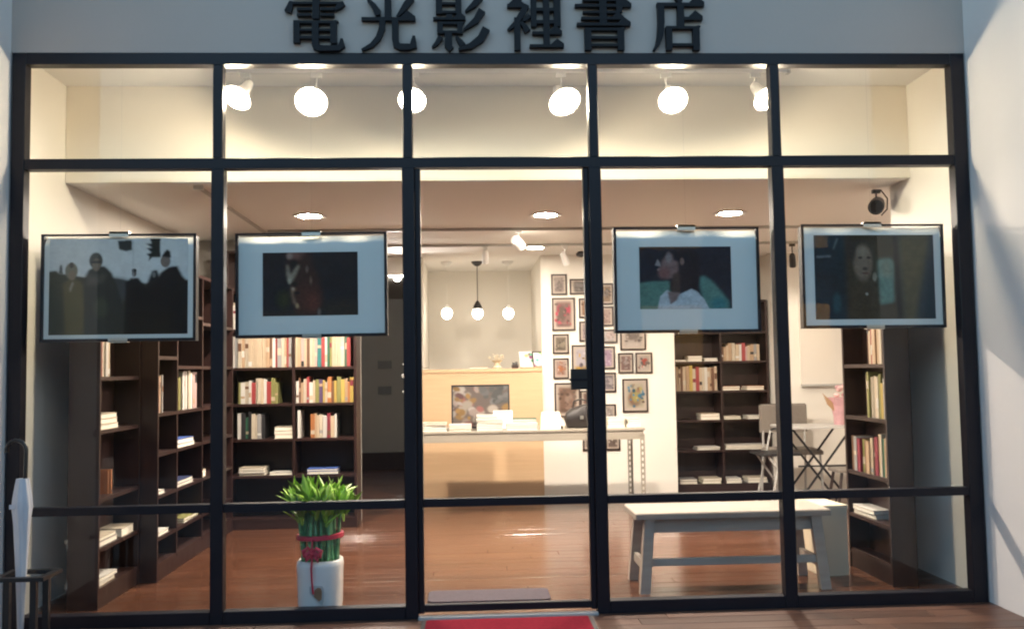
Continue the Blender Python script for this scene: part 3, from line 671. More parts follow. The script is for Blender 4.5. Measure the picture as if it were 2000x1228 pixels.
# back-left case
YL = 2.9
bookcase('bookcase', 'tall dark brown double bookcase full of books behind the second picture', 1.08, .30, 2.31, (.085,.44,.74,1.03,1.33,1.65,1.97), (.56,), loc=(-2.205, YL, 0))
cw = ['cream','white','beige','white','tan','cream','pink','beige','white','cream']
bl = 'books in the back left bookcase'
rowspec = [(-2.175, .50, 1.33, ['white','grey','cream','tan','cream','beige','beige','beige','beige','beige','tan','brown','white','red','grey'], .24, .275, 'upper left shelf, back left case'),
    (-1.635, .46, 1.33, ['beige','tan','pink','beige','brown','cream','beige','pink','teal','red','white','green','olive','beige'], .24, .275, 'upper right shelf, back left case'),
    (-2.105, .31, 1.03, ['olive','white','cream','white','red','cream','cream','beige','white'], .17, .215, 'middle left shelf, back left case'),
    (-1.63, .45, 1.03, ['white','brown','tan','cream','red','white','beige','olive','purple','yellow','cream','orange','brown','yellow'], .17, .22, 'middle right shelf, back left case'),
    (-2.11, .20, .74, ['white','black','green','black','cream','cream','grey'], .17, .23, 'lower left shelf, back left case'),
    (-1.51, .20, .74, ['orange','tan','beige','cream','white','crimson','beige','white'], .17, .22, 'lower right shelf, back left case'),
    (-2.17, .5, 1.65, cw, .18, .24, 'high left shelf, back left case'), (-1.63, .45, 1.65, cw[::-1], .18, .24, 'high right shelf, back left case')]
for x, ln, z, cols, h0, h1, sh in rowspec: book_row((x, YL+.02), ln, z, cols, h0, h1, sh, 0, bl)
P = onY(1400, 100, 0)
def px_flat(x0, x1, ybase, Y, t, cols, where, group, d=.2, z=None, rz=0):
    a = onY(x0, ybase, Y); b = onY(x1, ybase, Y)
    flat_pile(a.x, Y+.012, z if z is not None else a.z, b.x-a.x, d, t, cols, where, group, rz)
px_flat(535, 573, 855, YL, [.035,.03,.03], ['beige','beige','cream'], 'on the lower left shelf, back left case', bl, z=.74)
px_flat(466, 516, 930, YL, [.02,.022,.022], ['cream','grey','cream'], 'low at left, back left case', bl, z=.44)
px_flat(526, 572, 928, YL, [.022], ['white'], 'beside a pile, fourth level of the back left case', bl, z=.44)
px_flat(600, 660, 928, YL, [.025,.02], ['navy','blue'], 'behind the bamboo leaves, back left case', bl, z=.44)
book_up((-1.615, YL+.02, .74), .022, .23, .2, 'white', 'slim tall white book standing alone by the divider, lower right shelf', bl)

# left wall cases: unit one near the glass, unit two behind it, both open towards +X
R90 = math.radians(90)
def leftcase(label, X, y0, y1, dp, H, shelves, div):
    return bookcase('bookcase', label, y1-y0, dp, H, shelves, div, .10, loc=(X, y0, 0), rz=R90)
leftcase('dark brown bookcase nearest the glass on the left wall', -2.235, .36, 1.0, .165, 2.05, (.11,.33,.60,.977,1.275,1.62), ())
B('back_board', -2.568, -2.402, .75, 1.0, 0, 2.05, M_dark); o = bpy.data.objects['back_board']; tag(o, 'dark brown filler board between the left bookcase and the wall', 'board')
ya, yb_ = 1.005, 2.86
d1, d2 = onX(347, 850, -2.13).y-ya, onX(396, 850, -2.13).y-ya
leftcase('long dark brown cubby bookcase further back along the left wall', -2.13, ya, yb_, .45, 2.0, {0:(.11,.27,.53,.79,1.04,1.40,1.72), 1:(.11,.27,.53,.79,1.04,1.34,1.70), 2:(.11,.27,.53,.79,1.04,1.34,1.66)}, (d1, d2))
lg = 'books in the bookcases along the left wall'
book_row((-2.25, .395), .14, 1.275, ['white','red','cream','cream','white','beige'], .20, .27, 'upper shelf, nearest left case', 90, lg, .13)
flat_pile(-2.25, .39, .977, .28, .16, [.03,.03,.028], ['cream','beige','cream'], 'on the middle shelf, nearest left case', lg, R90)
book_row((-2.265, .44), .02, .60, ['crimson'], .16, .18, 'lower shelf, nearest left case', 90, lg, .13, .012, .016)
book_row((-2.265, .60), .02, .60, ['orange'], .13, .15, 'lower middle shelf, nearest left case', 90, lg, .13, .012, .016)
flat_pile(-2.25, .385, .33, .30, .17, [.03,.02], ['grey','cream'], 'low in the nearest left case', lg, R90)
flat_pile(-2.25, .74, .33, .2, .17, [.05], ['cream'], 'low at the far side of the nearest left case', lg, R90)
flat_pile(-2.25, .39, .11, .28, .17, [.03,.02], ['beige','white'], 'on the bottom shelf, nearest left case', lg, R90)
def yL2(px): return onX(px, 880, -2.13).y
book_row((-2.15, yL2(314)), .10, 1.04, ['orange','white','tan','grey'], .20, .24, 'middle shelf, long left case', 90, lg, .2, .02, .03)
book_row((-2.15, yL2(352)), .08, 1.04, ['yellow','olive'], .22, .24, 'second middle cubby, long left case', 90, lg, .22, .02, .03)
book_row((-2.15, yL2(366)), .30, 1.04, ['white','pink','white','cream','white'], .25, .27, 'middle cubby behind the divider, long left case', 90, lg, .22, .03, .05)
def lflat(x0, x1, z, ts, cols, where, ins=.015): flat_pile(-2.13-ins, yL2(x0), z, yL2(x1)-yL2(x0), .2, ts, cols, where, lg, R90)
lflat(350, 382, .79, [.025,.03], ['white','blue'], 'in the middle cubby, long left case')
lflat(351, 380, .53, [.018,.022], ['white','navy'], 'in the second low cubby, long left case')
lflat(313, 327, .53, [.022], ['white'], 'in the first low cubby, long left case')
lflat(398, 408, .53, [.05], ['cream'], 'in the third low cubby, long left case')
lflat(316, 336, .27, [.025], ['white'], 'in the first bottom cubby, long left case')
book_row((-2.15, yL2(350)), .05, .27, ['yellow','cream'], .17, .19, 'bottom second cubby, long left case', 90, lg, .2, .02, .03)
lflat(364, 392, .27, [.012,.02], ['white','olive'], 'in the second bottom cubby, long left case')
# right wall case, open towards -X
yr0, yr1 = .38, .985
bookcase('bookcase', 'dark brown bookcase on the right wall behind the rightmost picture', yr1-yr0, .14, 2.05, (.11,.34,.61,.953,1.276,1.62), (), .12, loc=(2.222, yr1, 0), rz=-R90)
o = B('back_board', 2.366, 2.568, .78, .985, 0, 2.05, M_dark); tag(o, 'dark brown filler board between the right bookcase and the wall', 'board')
rg = 'books in the right wall bookcase'
book_row((2.235, .67), .255, 1.276, ['brown','beige','red','beige','tan','beige','tan','cream','brown','white'], .20, .28, 'upper shelf, right wall case', -90, rg, .11)
book_row((2.235, .70), .20, .953, ['beige','olive','cream','cream','beige','cream'], .24, .28, 'middle shelf, right wall case', -90, rg, .11, .02, .04)
book_row((2.235, .475), .07, .953, ['yellow','white','cream'], .2, .25, 'front of middle shelf, right wall case', -90, rg, .11, .02, .03)
book_row((2.235, .93), .50, .61, ['brown','grey','crimson','olive','brown','tan','beige','brown','crimson','tan','cream','green','tan'], .17, .26, 'lower shelf, right wall case', -90, rg, .11, .02, .045)
flat_pile(2.235, .93, .34, .3, .11, [.03,.025], ['cream','white'], 'on the low shelf, right wall case', rg, -R90)
# back-right case in the alcove
YR = 4.6
bookcase('bookcase', 'dark brown double bookcase with sparse shelves in the back right alcove', 1.0, .30, 1.97, (.075,.42,.73,1.03,1.335,1.64), (.50,), loc=(1.935, YR, 0))
ag = 'books in the back right bookcase'
book_row((2.445, YR+.02), .40, 1.335, ['brown','tan','beige','tan','cream','beige','white','red','pink','beige','tan','grey'], .14, .19, 'upper right shelf, back right case', 0, ag, .2, .016, .04)
book_row((1.965, YR+.02), .43, 1.03, ['tan','beige','brown','beige','tan','yellow','cream','red','beige','cream','white','tan','tan','brown','beige','beige','tan'], .225, .265, 'middle left shelf, back right case', 0, ag, .2, .016, .034)
book_row((1.965, YR+.02), .30, 1.64, ['cream','brown','beige','red','tan','cream','orange','beige'], .14, .2, 'top left shelf, back right case', 0, ag, .2, .016, .034)
for x0, x1, yb2, z, ts, cs, wh in ((1320,1342,703,1.335,[.02],['white'],'at far left'),(1344,1372,703,1.335,[.02,.018,.018],['white','grey','cream'],'in the middle'),(1376,1402,703,1.335,[.018,.016],['white','grey'],'by the divider'),
    (1413,1447,765,1.03,[.022,.02],['beige','orange'],'right of the divider'),(1460,1494,765,1.03,[.024,.018],['tan','orange'],'at far right'),
    (1370,1407,820,.73,[.035,.03],['cream','beige'],'left of the divider'),(1414,1448,820,.73,[.018,.016],['olive','cream'],'right of the divider'),(1462,1500,820,.73,[.02,.016],['grey','white'],'at far right'),
    (1364,1408,878,.42,[.016,.014],['grey','white'],'left of the divider'),(1418,1498,878,.42,[.016,.016,.014],['grey','cream','white'],'right of centre'),
    (1328,1362,945,.075,[.03,.02],['brown','grey'],'at far left'),(1374,1410,945,.075,[.03,.025],['olive','cream'],'left of the divider'),(1420,1450,945,.075,[.03,.02],['grey','white'],'right of the divider'),(1462,1500,945,.075,[.03,.025],['grey','cream'],'at far right')):
    lev = {1.335:'upper', 1.03:'middle', .73:'lower', .42:'second lowest', .075:'bottom'}[z]
    px_flat(x0, x1, yb2, YR, ts, cs, f'{wh}, {lev} shelf, back right case', ag, z=z)

# ------------------------------------------------------------------ counter, display table and what stands on them
co = empty('service_counter', (0, 4.40, 0), 'light oak front service counter below the three pendant bulbs', 'counter')
B('front_panel', -.66, .555, 0, .03, 0, 1.262, M_oak, co, .001); B('counter_top', -.66, .557, -.012, .42, 1.2625, 1.292, M_oak, co, .002); B('end_panel', .527, .5545, .0305, .40, 0, 1.262, M_oak, co)
def table_leg(o, x, yy, sx, sy):
    """slotted angle-iron leg: two flanges with a column of open holes"""
    H = .70; t = .0025; wd = .042; n = 14; hole = .026
    mb = MB()
    for ax in (0, 1):
        def bx(u0, u1, z0, z1):
            if ax == 0: mb.box(min(x+sx*u0, x+sx*u1), max(x+sx*u0, x+sx*u1), yy, yy+sy*t if sy > 0 else yy, z0, z1) if sy > 0 else mb.box(min(x+sx*u0, x+sx*u1), max(x+sx*u0, x+sx*u1), yy-t, yy, z0, z1)
            else: mb.box(x if sx > 0 else x-t, x+t if sx > 0 else x, min(yy+sy*u0, yy+sy*u1), max(yy+sy*u0, yy+sy*u1), z0, z1)
        bx(.003, .015, 0, H); bx(wd-.012, wd, 0, H)
        for k in range(n+1): bx(.0151, wd-.0121, k*H/n, k*H/n+H/n-hole if k < n else H)
    return mb.build('leg', M_table, o)
TX0, TX1, TY0, TY1 = -.66, 1.34, 3.13, 3.78
tb = empty('display_table', (0,0,0), 'long grey beige display table with slotted steel legs before the counter', 'table')
B('tabletop', TX0, TX1, TY0, TY1, .735, .755, M_table, tb, .002); B('apron', TX0+.012, TX1-.012, TY0+.008, TY0+.022, .66, .7345, M_table, tb); B('apron', TX0+.012, TX1-.012, TY1-.022, TY1-.008, .66, .7345, M_table, tb)
B('end_apron', TX1-.02, TX1-.0125, TY0+.0225, TY1-.0225, .66, .7345, M_table, tb); B('end_apron', TX0+.0125, TX0+.02, TY0+.0225, TY1-.0225, .66, .7345, M_table, tb)
for sx, x in ((1, TX0+.004), (-1, TX1-.004)):
    for sy, yy in ((1, TY0+.002), (-1, TY1-.002)): table_leg(tb, x, yy, sx, sy)
ZT = .7556; tg = 'books on the display table'
def tpile(x0, x1, yo, ts, cols, where, d=.22): 
    a = onY(x0, 840, TY0+yo); b = onY(x1, 840, TY0+yo); flat_pile(a.x, TY0+yo, ZT, b.x-a.x, d, ts, cols, where, tg)
tpile(821, 872, .03, [.018,.02,.016,.018], ['white','grey','white','cream'], 'at the left end of the display table')
tpile(877, 921, .02, [.018,.02,.016], ['white','cream','white'], 'below the collage picture on the table')
tpile(932, 983, .02, [.022,.02,.022,.02,.014], ['grey','white','grey','white','white'], 'at the middle of the display table', .19)
tpile(932, 972, .24, [.022,.02,.022,.02,.02,.02], ['white','white','cream','white','white','white'], 'behind the middle of the display table', .16)
tpile(990, 1050, .02, [.02,.018,.018], ['white','grey','white'], 'right of the middle of the display table')
tpile(1000, 1048, .26, [.022,.02,.02,.02], ['white','cream','white','green'], 'behind the right middle of the display table')
tpile(1008, 1042, .30, [.016], ['red'], 'on nothing') if False else None
tpile(1188, 1222, .12, [.03,.02,.02,.016], ['white','cream','white','white'], 'right of the dark bag on the table')
tpile(1225, 1251, .14, [.03,.02,.018], ['white','white','white'], 'at the right end of the display table')
def easel_card(x0, x1, y0, y1, Y, z, lean, name, label, cat, mat_or_img, group=None):
    a = onY(x0, y1, Y); b = onY(x1, y0, Y); o = empty(name, ((a.x+b.x)/2, Y, z), label, cat, group); w, h = b.x-a.x, b.z-a.z
    o.rotation_euler.x = -lean; return o, w, h
o, w, h = easel_card(964, 1001, 796, 832, 3.42, ZT, .15, 'price_card', 'blank white card standing upright among the table books', 'card', None)
B('card', -w/2, w/2, 0, .003, 0, h, M_paper, o); B('stand', -.02, .02, .0032, .06, 0, .003, M_paper, o)
o, w, h = easel_card(882, 995, 748, 835, 3.52, ZT+.001, .10, 'collage_picture', 'dark framed colourful collage picture leaning on the display table', 'framed picture', None)
im = Img(56, 42, (.25,.20,.18)); rr = np.random.RandomState(5)
for _ in range(90):
    u, v = rr.rand(), rr.rand()
    if u > .5 and v < .5: c = np.array((.10,.10,.10))+rr.rand()*.25
    else: c = np.array([(.62,.50,.46),(.50,.20,.18),(.66,.58,.50),(.20,.10,.10),(.70,.64,.60),(.55,.33,.12)][rr.randint(6)])*rr.uniform(.7,1.1)
    im.ell(u, v, rr.uniform(.03,.10), rr.uniform(.03,.10), c, .4, rr.rand()*3)
im.a *= .36
e = .014; link('print', im.mesh('collage_print', w-2*e, h-2*e, M_poster), o, (0, .004, e))
fm = MB(); fm.box(-w/2, w/2, 0, .016, 0, e); fm.box(-w/2, w/2, 0, .016, h-e, h); fm.box(-w/2, -w/2+e, .0004, .0156, e, h-e); fm.box(w/2-e, w/2, .0004, .0156, e, h-e); fm.box(-w/2+e, w/2-e, .009, .0155, e, h-e)
fm.build('frame', M_black, o)
# tilted book rest
a = onY(1056, 842, TY0+.06); b = onY(1103, 842, TY0+.06)
o = empty('book_rest', ((a.x+b.x)/2, TY0+.06, ZT), 'beige sloping book rest left of the dark bag on the table', 'book rest'); w = b.x-a.x
mb = MB(); mb.add([(-w/2,0,0),(w/2,0,0),(w/2,.16,0),(-w/2,.16,0),(-w/2+.02,.13,.145),(w/2-.03,.13,.145),(w/2-.03,.16,.145),(-w/2+.02,.16,.145)], ((0,3,2,1),(4,5,6,7),(0,1,5,4),(1,2,6,5),(2,3,7,6),(3,0,4,7))); mb.build('rest_board', M_cream, o)
B('clip', w/2-.035, w/2-.015, -.008, -.0005, .0, .03, M_black, o)
# dark bag on the table
a = onY(1106, 840, TY0+.14); b = onY(1166, 840, TY0+.14); w = b.x-a.x
o = empty('shoulder_bag', ((a.x+b.x)/2, TY0+.20, ZT), 'slumped dark leather bag on the display table behind the door lock', 'bag')
prof = [(.42*w,0),(.50*w,.02),(.52*w,.09),(.47*w,.15),(.36*w,.19),(.15*w,.20)]
mb = MB(); mb.lathe(prof, n=20, sq=2); mb.v = [(v[0]+.012*math.sin(v[2]*40), v[1]*.55+.006*math.sin(v[0]*60), v[2]+.02*math.sin(v[0]*14)*(v[2]/.2)) for v in mb.v]; mb.build('bag_body', M_bag, o, True)
MB().tube([(-.07,-.02,.17),(-.06,-.03,.235),(0,-.04,.255),(.06,-.03,.235),(.07,-.02,.17)], .008, 7).build('handle', M_bag, o, True)
B('buckle', -.015, .015, -.56*w*.62, -.51*w*.55, .08, .11, M_clip, o)
# on the counter
ZK = 1.2925
def kpos(px, Y=4.5): return onY(px, 718, Y).x
o = empty('flower_dish', (kpos(971), 4.5, ZK), 'pale glass dish of dried white flowers on the oak counter', 'flowers')
MB().lathe([(.045,0),(.05,.012),(.028,.03),(.03,.06),(.06,.085)], n=16).build('dish', M_cream, o, True)
mb = MB()
for k in range(26):
    a_ = R_.uniform(0, 6.28); r0 = R_.uniform(.02,.085); zt = R_.uniform(.10,.155)
    mb.tube([(0,0,.06),(r0*.6*math.cos(a_), r0*.4*math.sin(a_), zt*.8),(r0*math.cos(a_), r0*.6*math.sin(a_), zt)], .0012, 4); mb.lathe([(.003,-.004),(.010,0),(.003,.006)], (r0*math.cos(a_), r0*.6*math.sin(a_), zt), 6)
mb.build('dried_flowers', M_cream, o)
for px, w2, lab, cm in ((1032, .085, 'white leaflet in a slanted holder on the right of the counter', M_paper), (1055, .07, 'dark card in a slanted holder at the right end of the counter', M_pframe)):
    o = empty('leaflet_holder', (kpos(px), 4.5, ZK), lab, 'leaflet', 'leaflet holders on the counter'); o.rotation_euler = (-.25, .0, .35)
    B('leaflet', -w2, w2, 0, .004, .01, .175, cm, o); B('base', -w2, w2, -.02, .05, 0, .009, M_oak, o)
    im = Img(16, 24, (.7,.7,.68)); [im.ell(rr.rand(), rr.rand(), .15, .12, rr.rand(3)*.5) for _ in range(5)]
    link('print', im.mesh('leaflet_print', w2*1.7, .14, M_poster), o, (0, -.0012, .022))
o = empty('card_box', (kpos(1006), 4.48, ZK), 'small dark card stand beside the leaflets on the counter', 'card'); B('box', -.035, .035, 0, .03, 0, .035, M_pframe, o); MB().box(-.028, .028, .0, .004, .0, .07, M=Matrix.Rotation(-.3, 4, 'X')).build('card', M_bag, o)
flat_pile(kpos(918), 4.46, ZK, .19, .13, [.022], ['brown'], 'at the centre of the oak counter', 'things on the counter')
flat_pile(kpos(826), 4.46, ZK, .06, .10, [.02], ['black'], 'at the left end of the oak counter', 'things on the counter')

# ------------------------------------------------------------------ framed posters on the back wall
posters = [(1077,1107,535,576,((.52,.42,.38),(.30,.24,.22)),'pale figure poster at the top left corner of the poster wall'),
 (1113,1160,544,575,((.20,.17,.16),(.34,.30,.29)),'wide dark grey poster in the top row of the poster wall'),
 (1079,1123,581,646,((.36,.20,.18),(.62,.06,.12),(.62,.06,.12),(.18,.12,.10)),'large poster with two red shapes at the left of the poster wall'),
 (1131,1165,582,621,((.40,.20,.10),(.55,.28,.14)),'small orange brown poster right of the red one'),
 (1132,1165,627,667,((.50,.40,.42),(.18,.13,.15)),'small pale poster with dark strip under the orange brown one'),
 (1080,1111,652,691,((.26,.21,.16),(.40,.33,.25)),'small olive grey poster under the large red one'),
 (1118,1166,673,750,((.70,.64,.70),(.70,.42,.06),(.28,.22,.30)),'poster half white half yellow above the door lock'),
 (1081,1111,699,740,((.60,.42,.36),(.62,.24,.12)),'small poster with orange figure in the left column'),
 (1084,1133,747,815,((.30,.18,.13),(.46,.32,.26)),'large brown poster at the lower left of the poster wall'),
 (1134,1170,762,805,((.28,.16,.13),(.50,.42,.36)),'small brown poster behind the dark bag'),
 (1168,1198,553,595,((.42,.28,.18),(.26,.22,.20)),'tan and grey poster left of the profile picture, upper'),
 (1168,1198,598,637,((.58,.42,.38),(.44,.30,.27)),'pinkish poster left of the profile picture, lower'),
 (1170,1206,643,670,((.74,.68,.66),(.72,.55,.52)),'wide nearly white poster right of the door mullion'),
 (1212,1261,630,684,((.66,.58,.52),(.30,.24,.21),(.30,.24,.21)),'poster with dark round shape just below the profile picture'),
 (1168,1201,676,721,((.56,.38,.54),(.66,.52,.62)),'lilac pink poster right of the door mullion'),
 (1208,1237,689,729,((.30,.18,.16),(.48,.40,.38)),'dark maroon poster, left of a pair at the right edge'),
 (1242,1274,688,729,((.62,.54,.48),(.14,.14,.13),(.55,.10,.08)),'poster with red and black shape, rightmost of the upper pair'),
 (1176,1203,727,766,((.30,.26,.29),(.62,.55,.56)),'small grey poster right of the door mullion, under the lilac one'),
 (1217,1265,739,805,((.70,.62,.48),(.08,.34,.58),(.08,.34,.58),(.40,.22,.14),(.58,.50,.18)),'large poster with blue figure at the lower right of the wall'),
 (1174,1203,789,832,((.56,.48,.44),(.66,.6,.56)),'small pale poster half behind the table books'),
 (1139,1173,830,880,((.20,.14,.12),(.72,.68,.62)),'low poster behind the table, left of the mullion'),
 (1183,1211,835,879,((.24,.18,.15),(.70,.6,.54)),'low poster behind the table, right of the mullion')]
for i, (x0, x1, y0, y1, cs, lab) in enumerate(posters):
    a = onY(x0, y1, 4.43); b = onY(x1, y0, 4.43); w, h = b.x-a.x, b.z-a.z
    o = empty('framed_poster', ((a.x+b.x)/2, 4.432, a.z), lab, 'framed poster', 'small framed posters on the back wall')
    rs = np.random.RandomState(20+i); nx_, ny_ = 30, max(18, int(30*h/w)); cs = [tuple(q*.46 for q in c_) for c_ in cs]
    mat_c = (.40,.34,.29); im = Img(nx_, ny_, mat_c)
    im.poly([(.12,.10),(.88,.10),(.88,.90),(.12,.90)], cs[0], .03)
    for k, c in enumerate(cs[1:]):
        if lab.startswith('poster half white'):
            im.poly([(.1,.55),(.9,.55),(.9,.92),(.1,.92)], cs[1], .02); im.ell(.7,.42,.07,.08,cs[2]); im.ell(.25,.2,.08,.06,(.2,.12,.15)); break
        if 'two red' in lab and k < 2: im.ell(.33+.36*k, .36, .15, .16, c, .5); continue
        if 'blue figure' in lab and k < 2: im.ell(.5+.05*k, .55-.02*k, .22, .16, c, .4); continue
        im.ell(rs.uniform(.35,.65), rs.uniform(.3,.65), rs.uniform(.16,.28), rs.uniform(.16,.28), c, .5)
    for _ in range(26): im.ell(rs.uniform(.14,.86), rs.uniform(.14,.86), rs.uniform(.02,.09), rs.uniform(.02,.07), np.array(cs[rs.randint(len(cs))])*rs.uniform(.4,1.5), .5)
    for k in range(3): yy = rs.uniform(.74,.88); im.poly([(.2,yy),(.8,yy),(.8,yy+.02),(.2,yy+.02)], np.array(cs[0])*rs.choice((.4,1.5)), .012)
    e = .016; link('print', im.mesh('poster_print', w-2*e+.002, h-2*e+.002, M_poster), o, (0, .006, e-.001))
    fm = MB(); fm.box(-w/2, w/2, 0, .0172, 0, e); fm.box(-w/2, w/2, 0, .0172, h-e, h); fm.box(-w/2, -w/2+e, .0004, .0168, e, h-e); fm.box(w/2-e, w/2, .0004, .0168, e, h-e); fm.box(-w/2+e, w/2-e, .009, .0166, e, h-e)
    fm.build('frame', M_pframe, o)

# ------------------------------------------------------------------ right end of the room
wb = empty('white_board', (0,0,0), 'plain white board with grey lower ledge on the back right wall', 'board')
a = onY(1566, 752, 4.42); b = onY(1680, 560, 4.42)
B('panel', a.x, b.x+.4, 4.42, 4.4495, a.z+.01, b.z, M_board, wb, .002); B('ledge', a.x-.01, b.x+.4, 4.395, 4.4195, a.z-.012, a.z+.0095, M_silver, wb)
tag(B('notice_sheet', onY(1550,0,4.44).x, onY(1572,0,4.44).x, 4.446, 4.4492, onY(1560,725,4.44).z, onY(1560,655,4.44).z, M_paper), 'white paper notice on the wall left of the white board', 'notice')
YT = 3.4; ft = empty('folding_table', (3.02, YT, 0), 'grey folding table with crossed thin legs at the right', 'table')
MB().bbox(-.34, .42, -.02, .45, .700, .722, .006).build('tabletop', M_silver, ft)
for yy in (.03, .40):
    for s in (1, -1): MB().tube([(-.27*s, yy+.012*s, .70), (.27*s, yy+.012*s, .005)], .011, 8).build('leg', M_black, ft)
MB().tube([(-.22, .05, .36), (.30, .05, .36)], .008, 7).build('cross_bar', M_black, ft)
MB().tube([(.25, .06, .70), (.42, .10, .25), (.46,.1,.05)], .011, 8).build('brace', M_black, ft)
ch = empty('padded_chair', (2.93, 4.0, 0), 'grey padded chair standing behind the folding table', 'chair')
MB().bbox(-.24, .24, -.23, .20, .43, .48, .02).build('seat', M_chair, ch); MB().bbox(-.24, .24, .18, .22, .62, .90, .015).build('backrest', M_chair, ch)
for sx in (-.21, .21):
    MB().tube([(sx, -.2, .43), (sx*1.06, -.22, 0)], .012, 7).build('leg', M_silver, ch); MB().tube([(sx, .19, .64), (sx, .19, .43), (sx*1.06, .25, 0)], .012, 7).build('leg', M_silver, ch)
fc = empty('folding_chair', (2.52, 3.45, 0), 'thin black folding chair beside the back right bookcase', 'chair')
MB().bbox(-.11, .25, -.20, .20, .475, .495, .008).build('seat', M_black, fc)
for yy in (-.2, .2):
    MB().tube([(.10, yy, .68), (-.06, yy, .0)], .010, 7).build('leg', M_silver, fc); MB().tube([(-.06, yy*.9, .485), (.26, yy*.9, .0)], .010, 7).build('leg', M_silver, fc)
MB().tube([(.10,-.2,.68),(.105,-.1,.70),(.105,.1,.70),(.10,.2,.68)], .010, 7).build('backrest', M_black, fc)
st = empty('wooden_stool', (3.17, 3.25, 0), 'small brown stool under the right side of the folding table', 'stool')
MB().bbox(-.13, .16, -.13, .13, .33, .36, .008).build('seat', M_chair, st)
for sx in (-.11, .13):
    for sy in (-.1, .1): MB().tube([(sx*.8, sy*.9, .33), (sx*1.3, sy*1.2, 0)], .014, 7).build('leg', M_pframe, st)
# pink wrapped bundle on the folding table
a = onY(1640, 832, 3.6); o = empty('wrapped_bouquet', (a.x, 3.6, .7225), 'pink wrapped bouquet standing on the folding table', 'bouquet')
mb = MB(); mb.lathe([(.05,0),(.06,.08),(.085,.17),(.12,.25)], n=18); mb.v = [(v[0]*(1+.15*math.sin(7*math.atan2(v[1],v[0]))*v[2]*4)+v[2]*.12, v[1], v[2]) for v in mb.v]; mb.build('wrapping_paper', M_pink, o)
for k in range(9):
    a_ = k*2.4; r0 = .02+.009*k; x, yv, zz = .035+r0*math.cos(a_), r0*.7*math.sin(a_), .27+R_.uniform(-.02,.09)
    MB().lathe([(.004,-.02),(.026,-.008),(.03,.008),(.012,.022)], (x, yv, zz), 10).build('bloom', M_pink2 if k % 3 else M_pink, o, True)
mb = MB()
for k in range(5): mb.tube([(-.02,0,.10+.01*k),(-.08,-.02,.16+.012*k),(-.13-.008*k,-.03,.20+.022*k)], [.006,.009,.003], 6)
mb.build('dried_stems', M_tan, o)
# cream crate behind the bench
a = onY(1590, 1100, .95)
o = empty('storage_crate', (2.06, .92, 0), 'cream storage crate on the floor behind the right end of the bench', 'crate', rz=.12)
mb = MB(); W2, D2, H2, t2_ = .30, .42, .40, .014; M0 = [(-W2/2, W2/2, -D2/2, -D2/2+t2_), (-W2/2, W2/2, D2/2-t2_, D2/2), (-W2/2, -W2/2+t2_, -D2/2+t2_, D2/2-t2_), (W2/2-t2_, W2/2, -D2/2+t2_, D2/2-t2_)]
mb = MB(); mb.box(-W2/2, .02, -D2/2, D2/2, 0, H2); mb.build('crate_body', M_cream, o)
B('lid', -W2/2-.006, .026, -D2/2-.006, D2/2+.006, H2+.0005, H2+.022, M_cream, o, .003)
for px_, lab in ((1, ''),): pass
# corridor: two small plaques and three white switch plates on the wall edge
for yy, lab in ((712, 'upper'), (762, 'lower')):
    a = onY(738, yy+8, 7.47); b = onY(764, yy-8, 7.47)
    tag(B('wall_plaque', a.x, b.x, 7.475, 7.4985, a.z, b.z, M_panel, None, .002), f'{lab} small dark plaque on the grey corridor wall', 'plaque', 'plaques on the corridor wall')
for yy, s, lab in ((711, .012, 'top'), (734, .022, 'middle'), (765, .013, 'bottom')):
    P = onY(788, yy, 4.44)
    o = MB().lathe([(s,0),(s,.006),(s*.7,.010)], n=14, M=Matrix.Translation((P.x, 4.4497, P.z)) @ Matrix.Rotation(math.pi/2, 4, 'X')).build('switch_plate', M_white, None, True)
    tag(o, f'{lab} white round plate on the wall edge beside the corridor', 'switch', 'white plates by the corridor')

# ------------------------------------------------------------------ bench behind the door-side glass
bn = empty('wooden_bench', (0,0,0), 'long pale bare wood bench standing behind the right panes', 'bench')
bx0, bx1, by0, by1 = .745, 1.875, .375, .775
mb = MB(); mb.bbox(bx0, bx1, by0, by1, .415, .45, .006); mb.build('seat', M_bench, bn)
B('apron', bx0+.09, bx1-.09, by0+.035, by0+.060, .335, .4145, M_bench, bn, .002); B('apron', bx0+.09, bx1-.09, by1-.060, by1-.035, .335, .4145, M_bench, bn, .002)
for sx, xt, xb in ((1, bx0+.055, bx0+.015), (-1, bx1-.055, bx1-.015)):
    for sy, yt, yb2 in ((1, by0+.012, by0-.005), (-1, by1-.012, by1+.005)):
        w2, d2 = .058, .045; vs = []
        for x, yv, z in ((xb, yb2, 0), (xt, yt, .4148)):
            x0, x1 = sorted((x, x+sx*w2)); y0, y1 = sorted((yv, yv+sy*d2)); vs += [(x0,y0,z),(x1,y0,z),(x1,y1,z),(x0,y1,z)]
        MB().add(vs, ((0,3,2,1),(4,5,6,7),(0,1,5,4),(1,2,6,5),(2,3,7,6),(3,0,4,7))).build('leg', M_bench, bn)
    B('end_rail', min(xb+sx*.03, xb+sx*.055), max(xb+sx*.03, xb+sx*.055), by0+.05, by1-.05, .12, .17, M_bench, bn)
B('stretcher', bx0+.058, bx1-.058, by0+.018, by0+.043, .150, .192, M_bench, bn, .002)
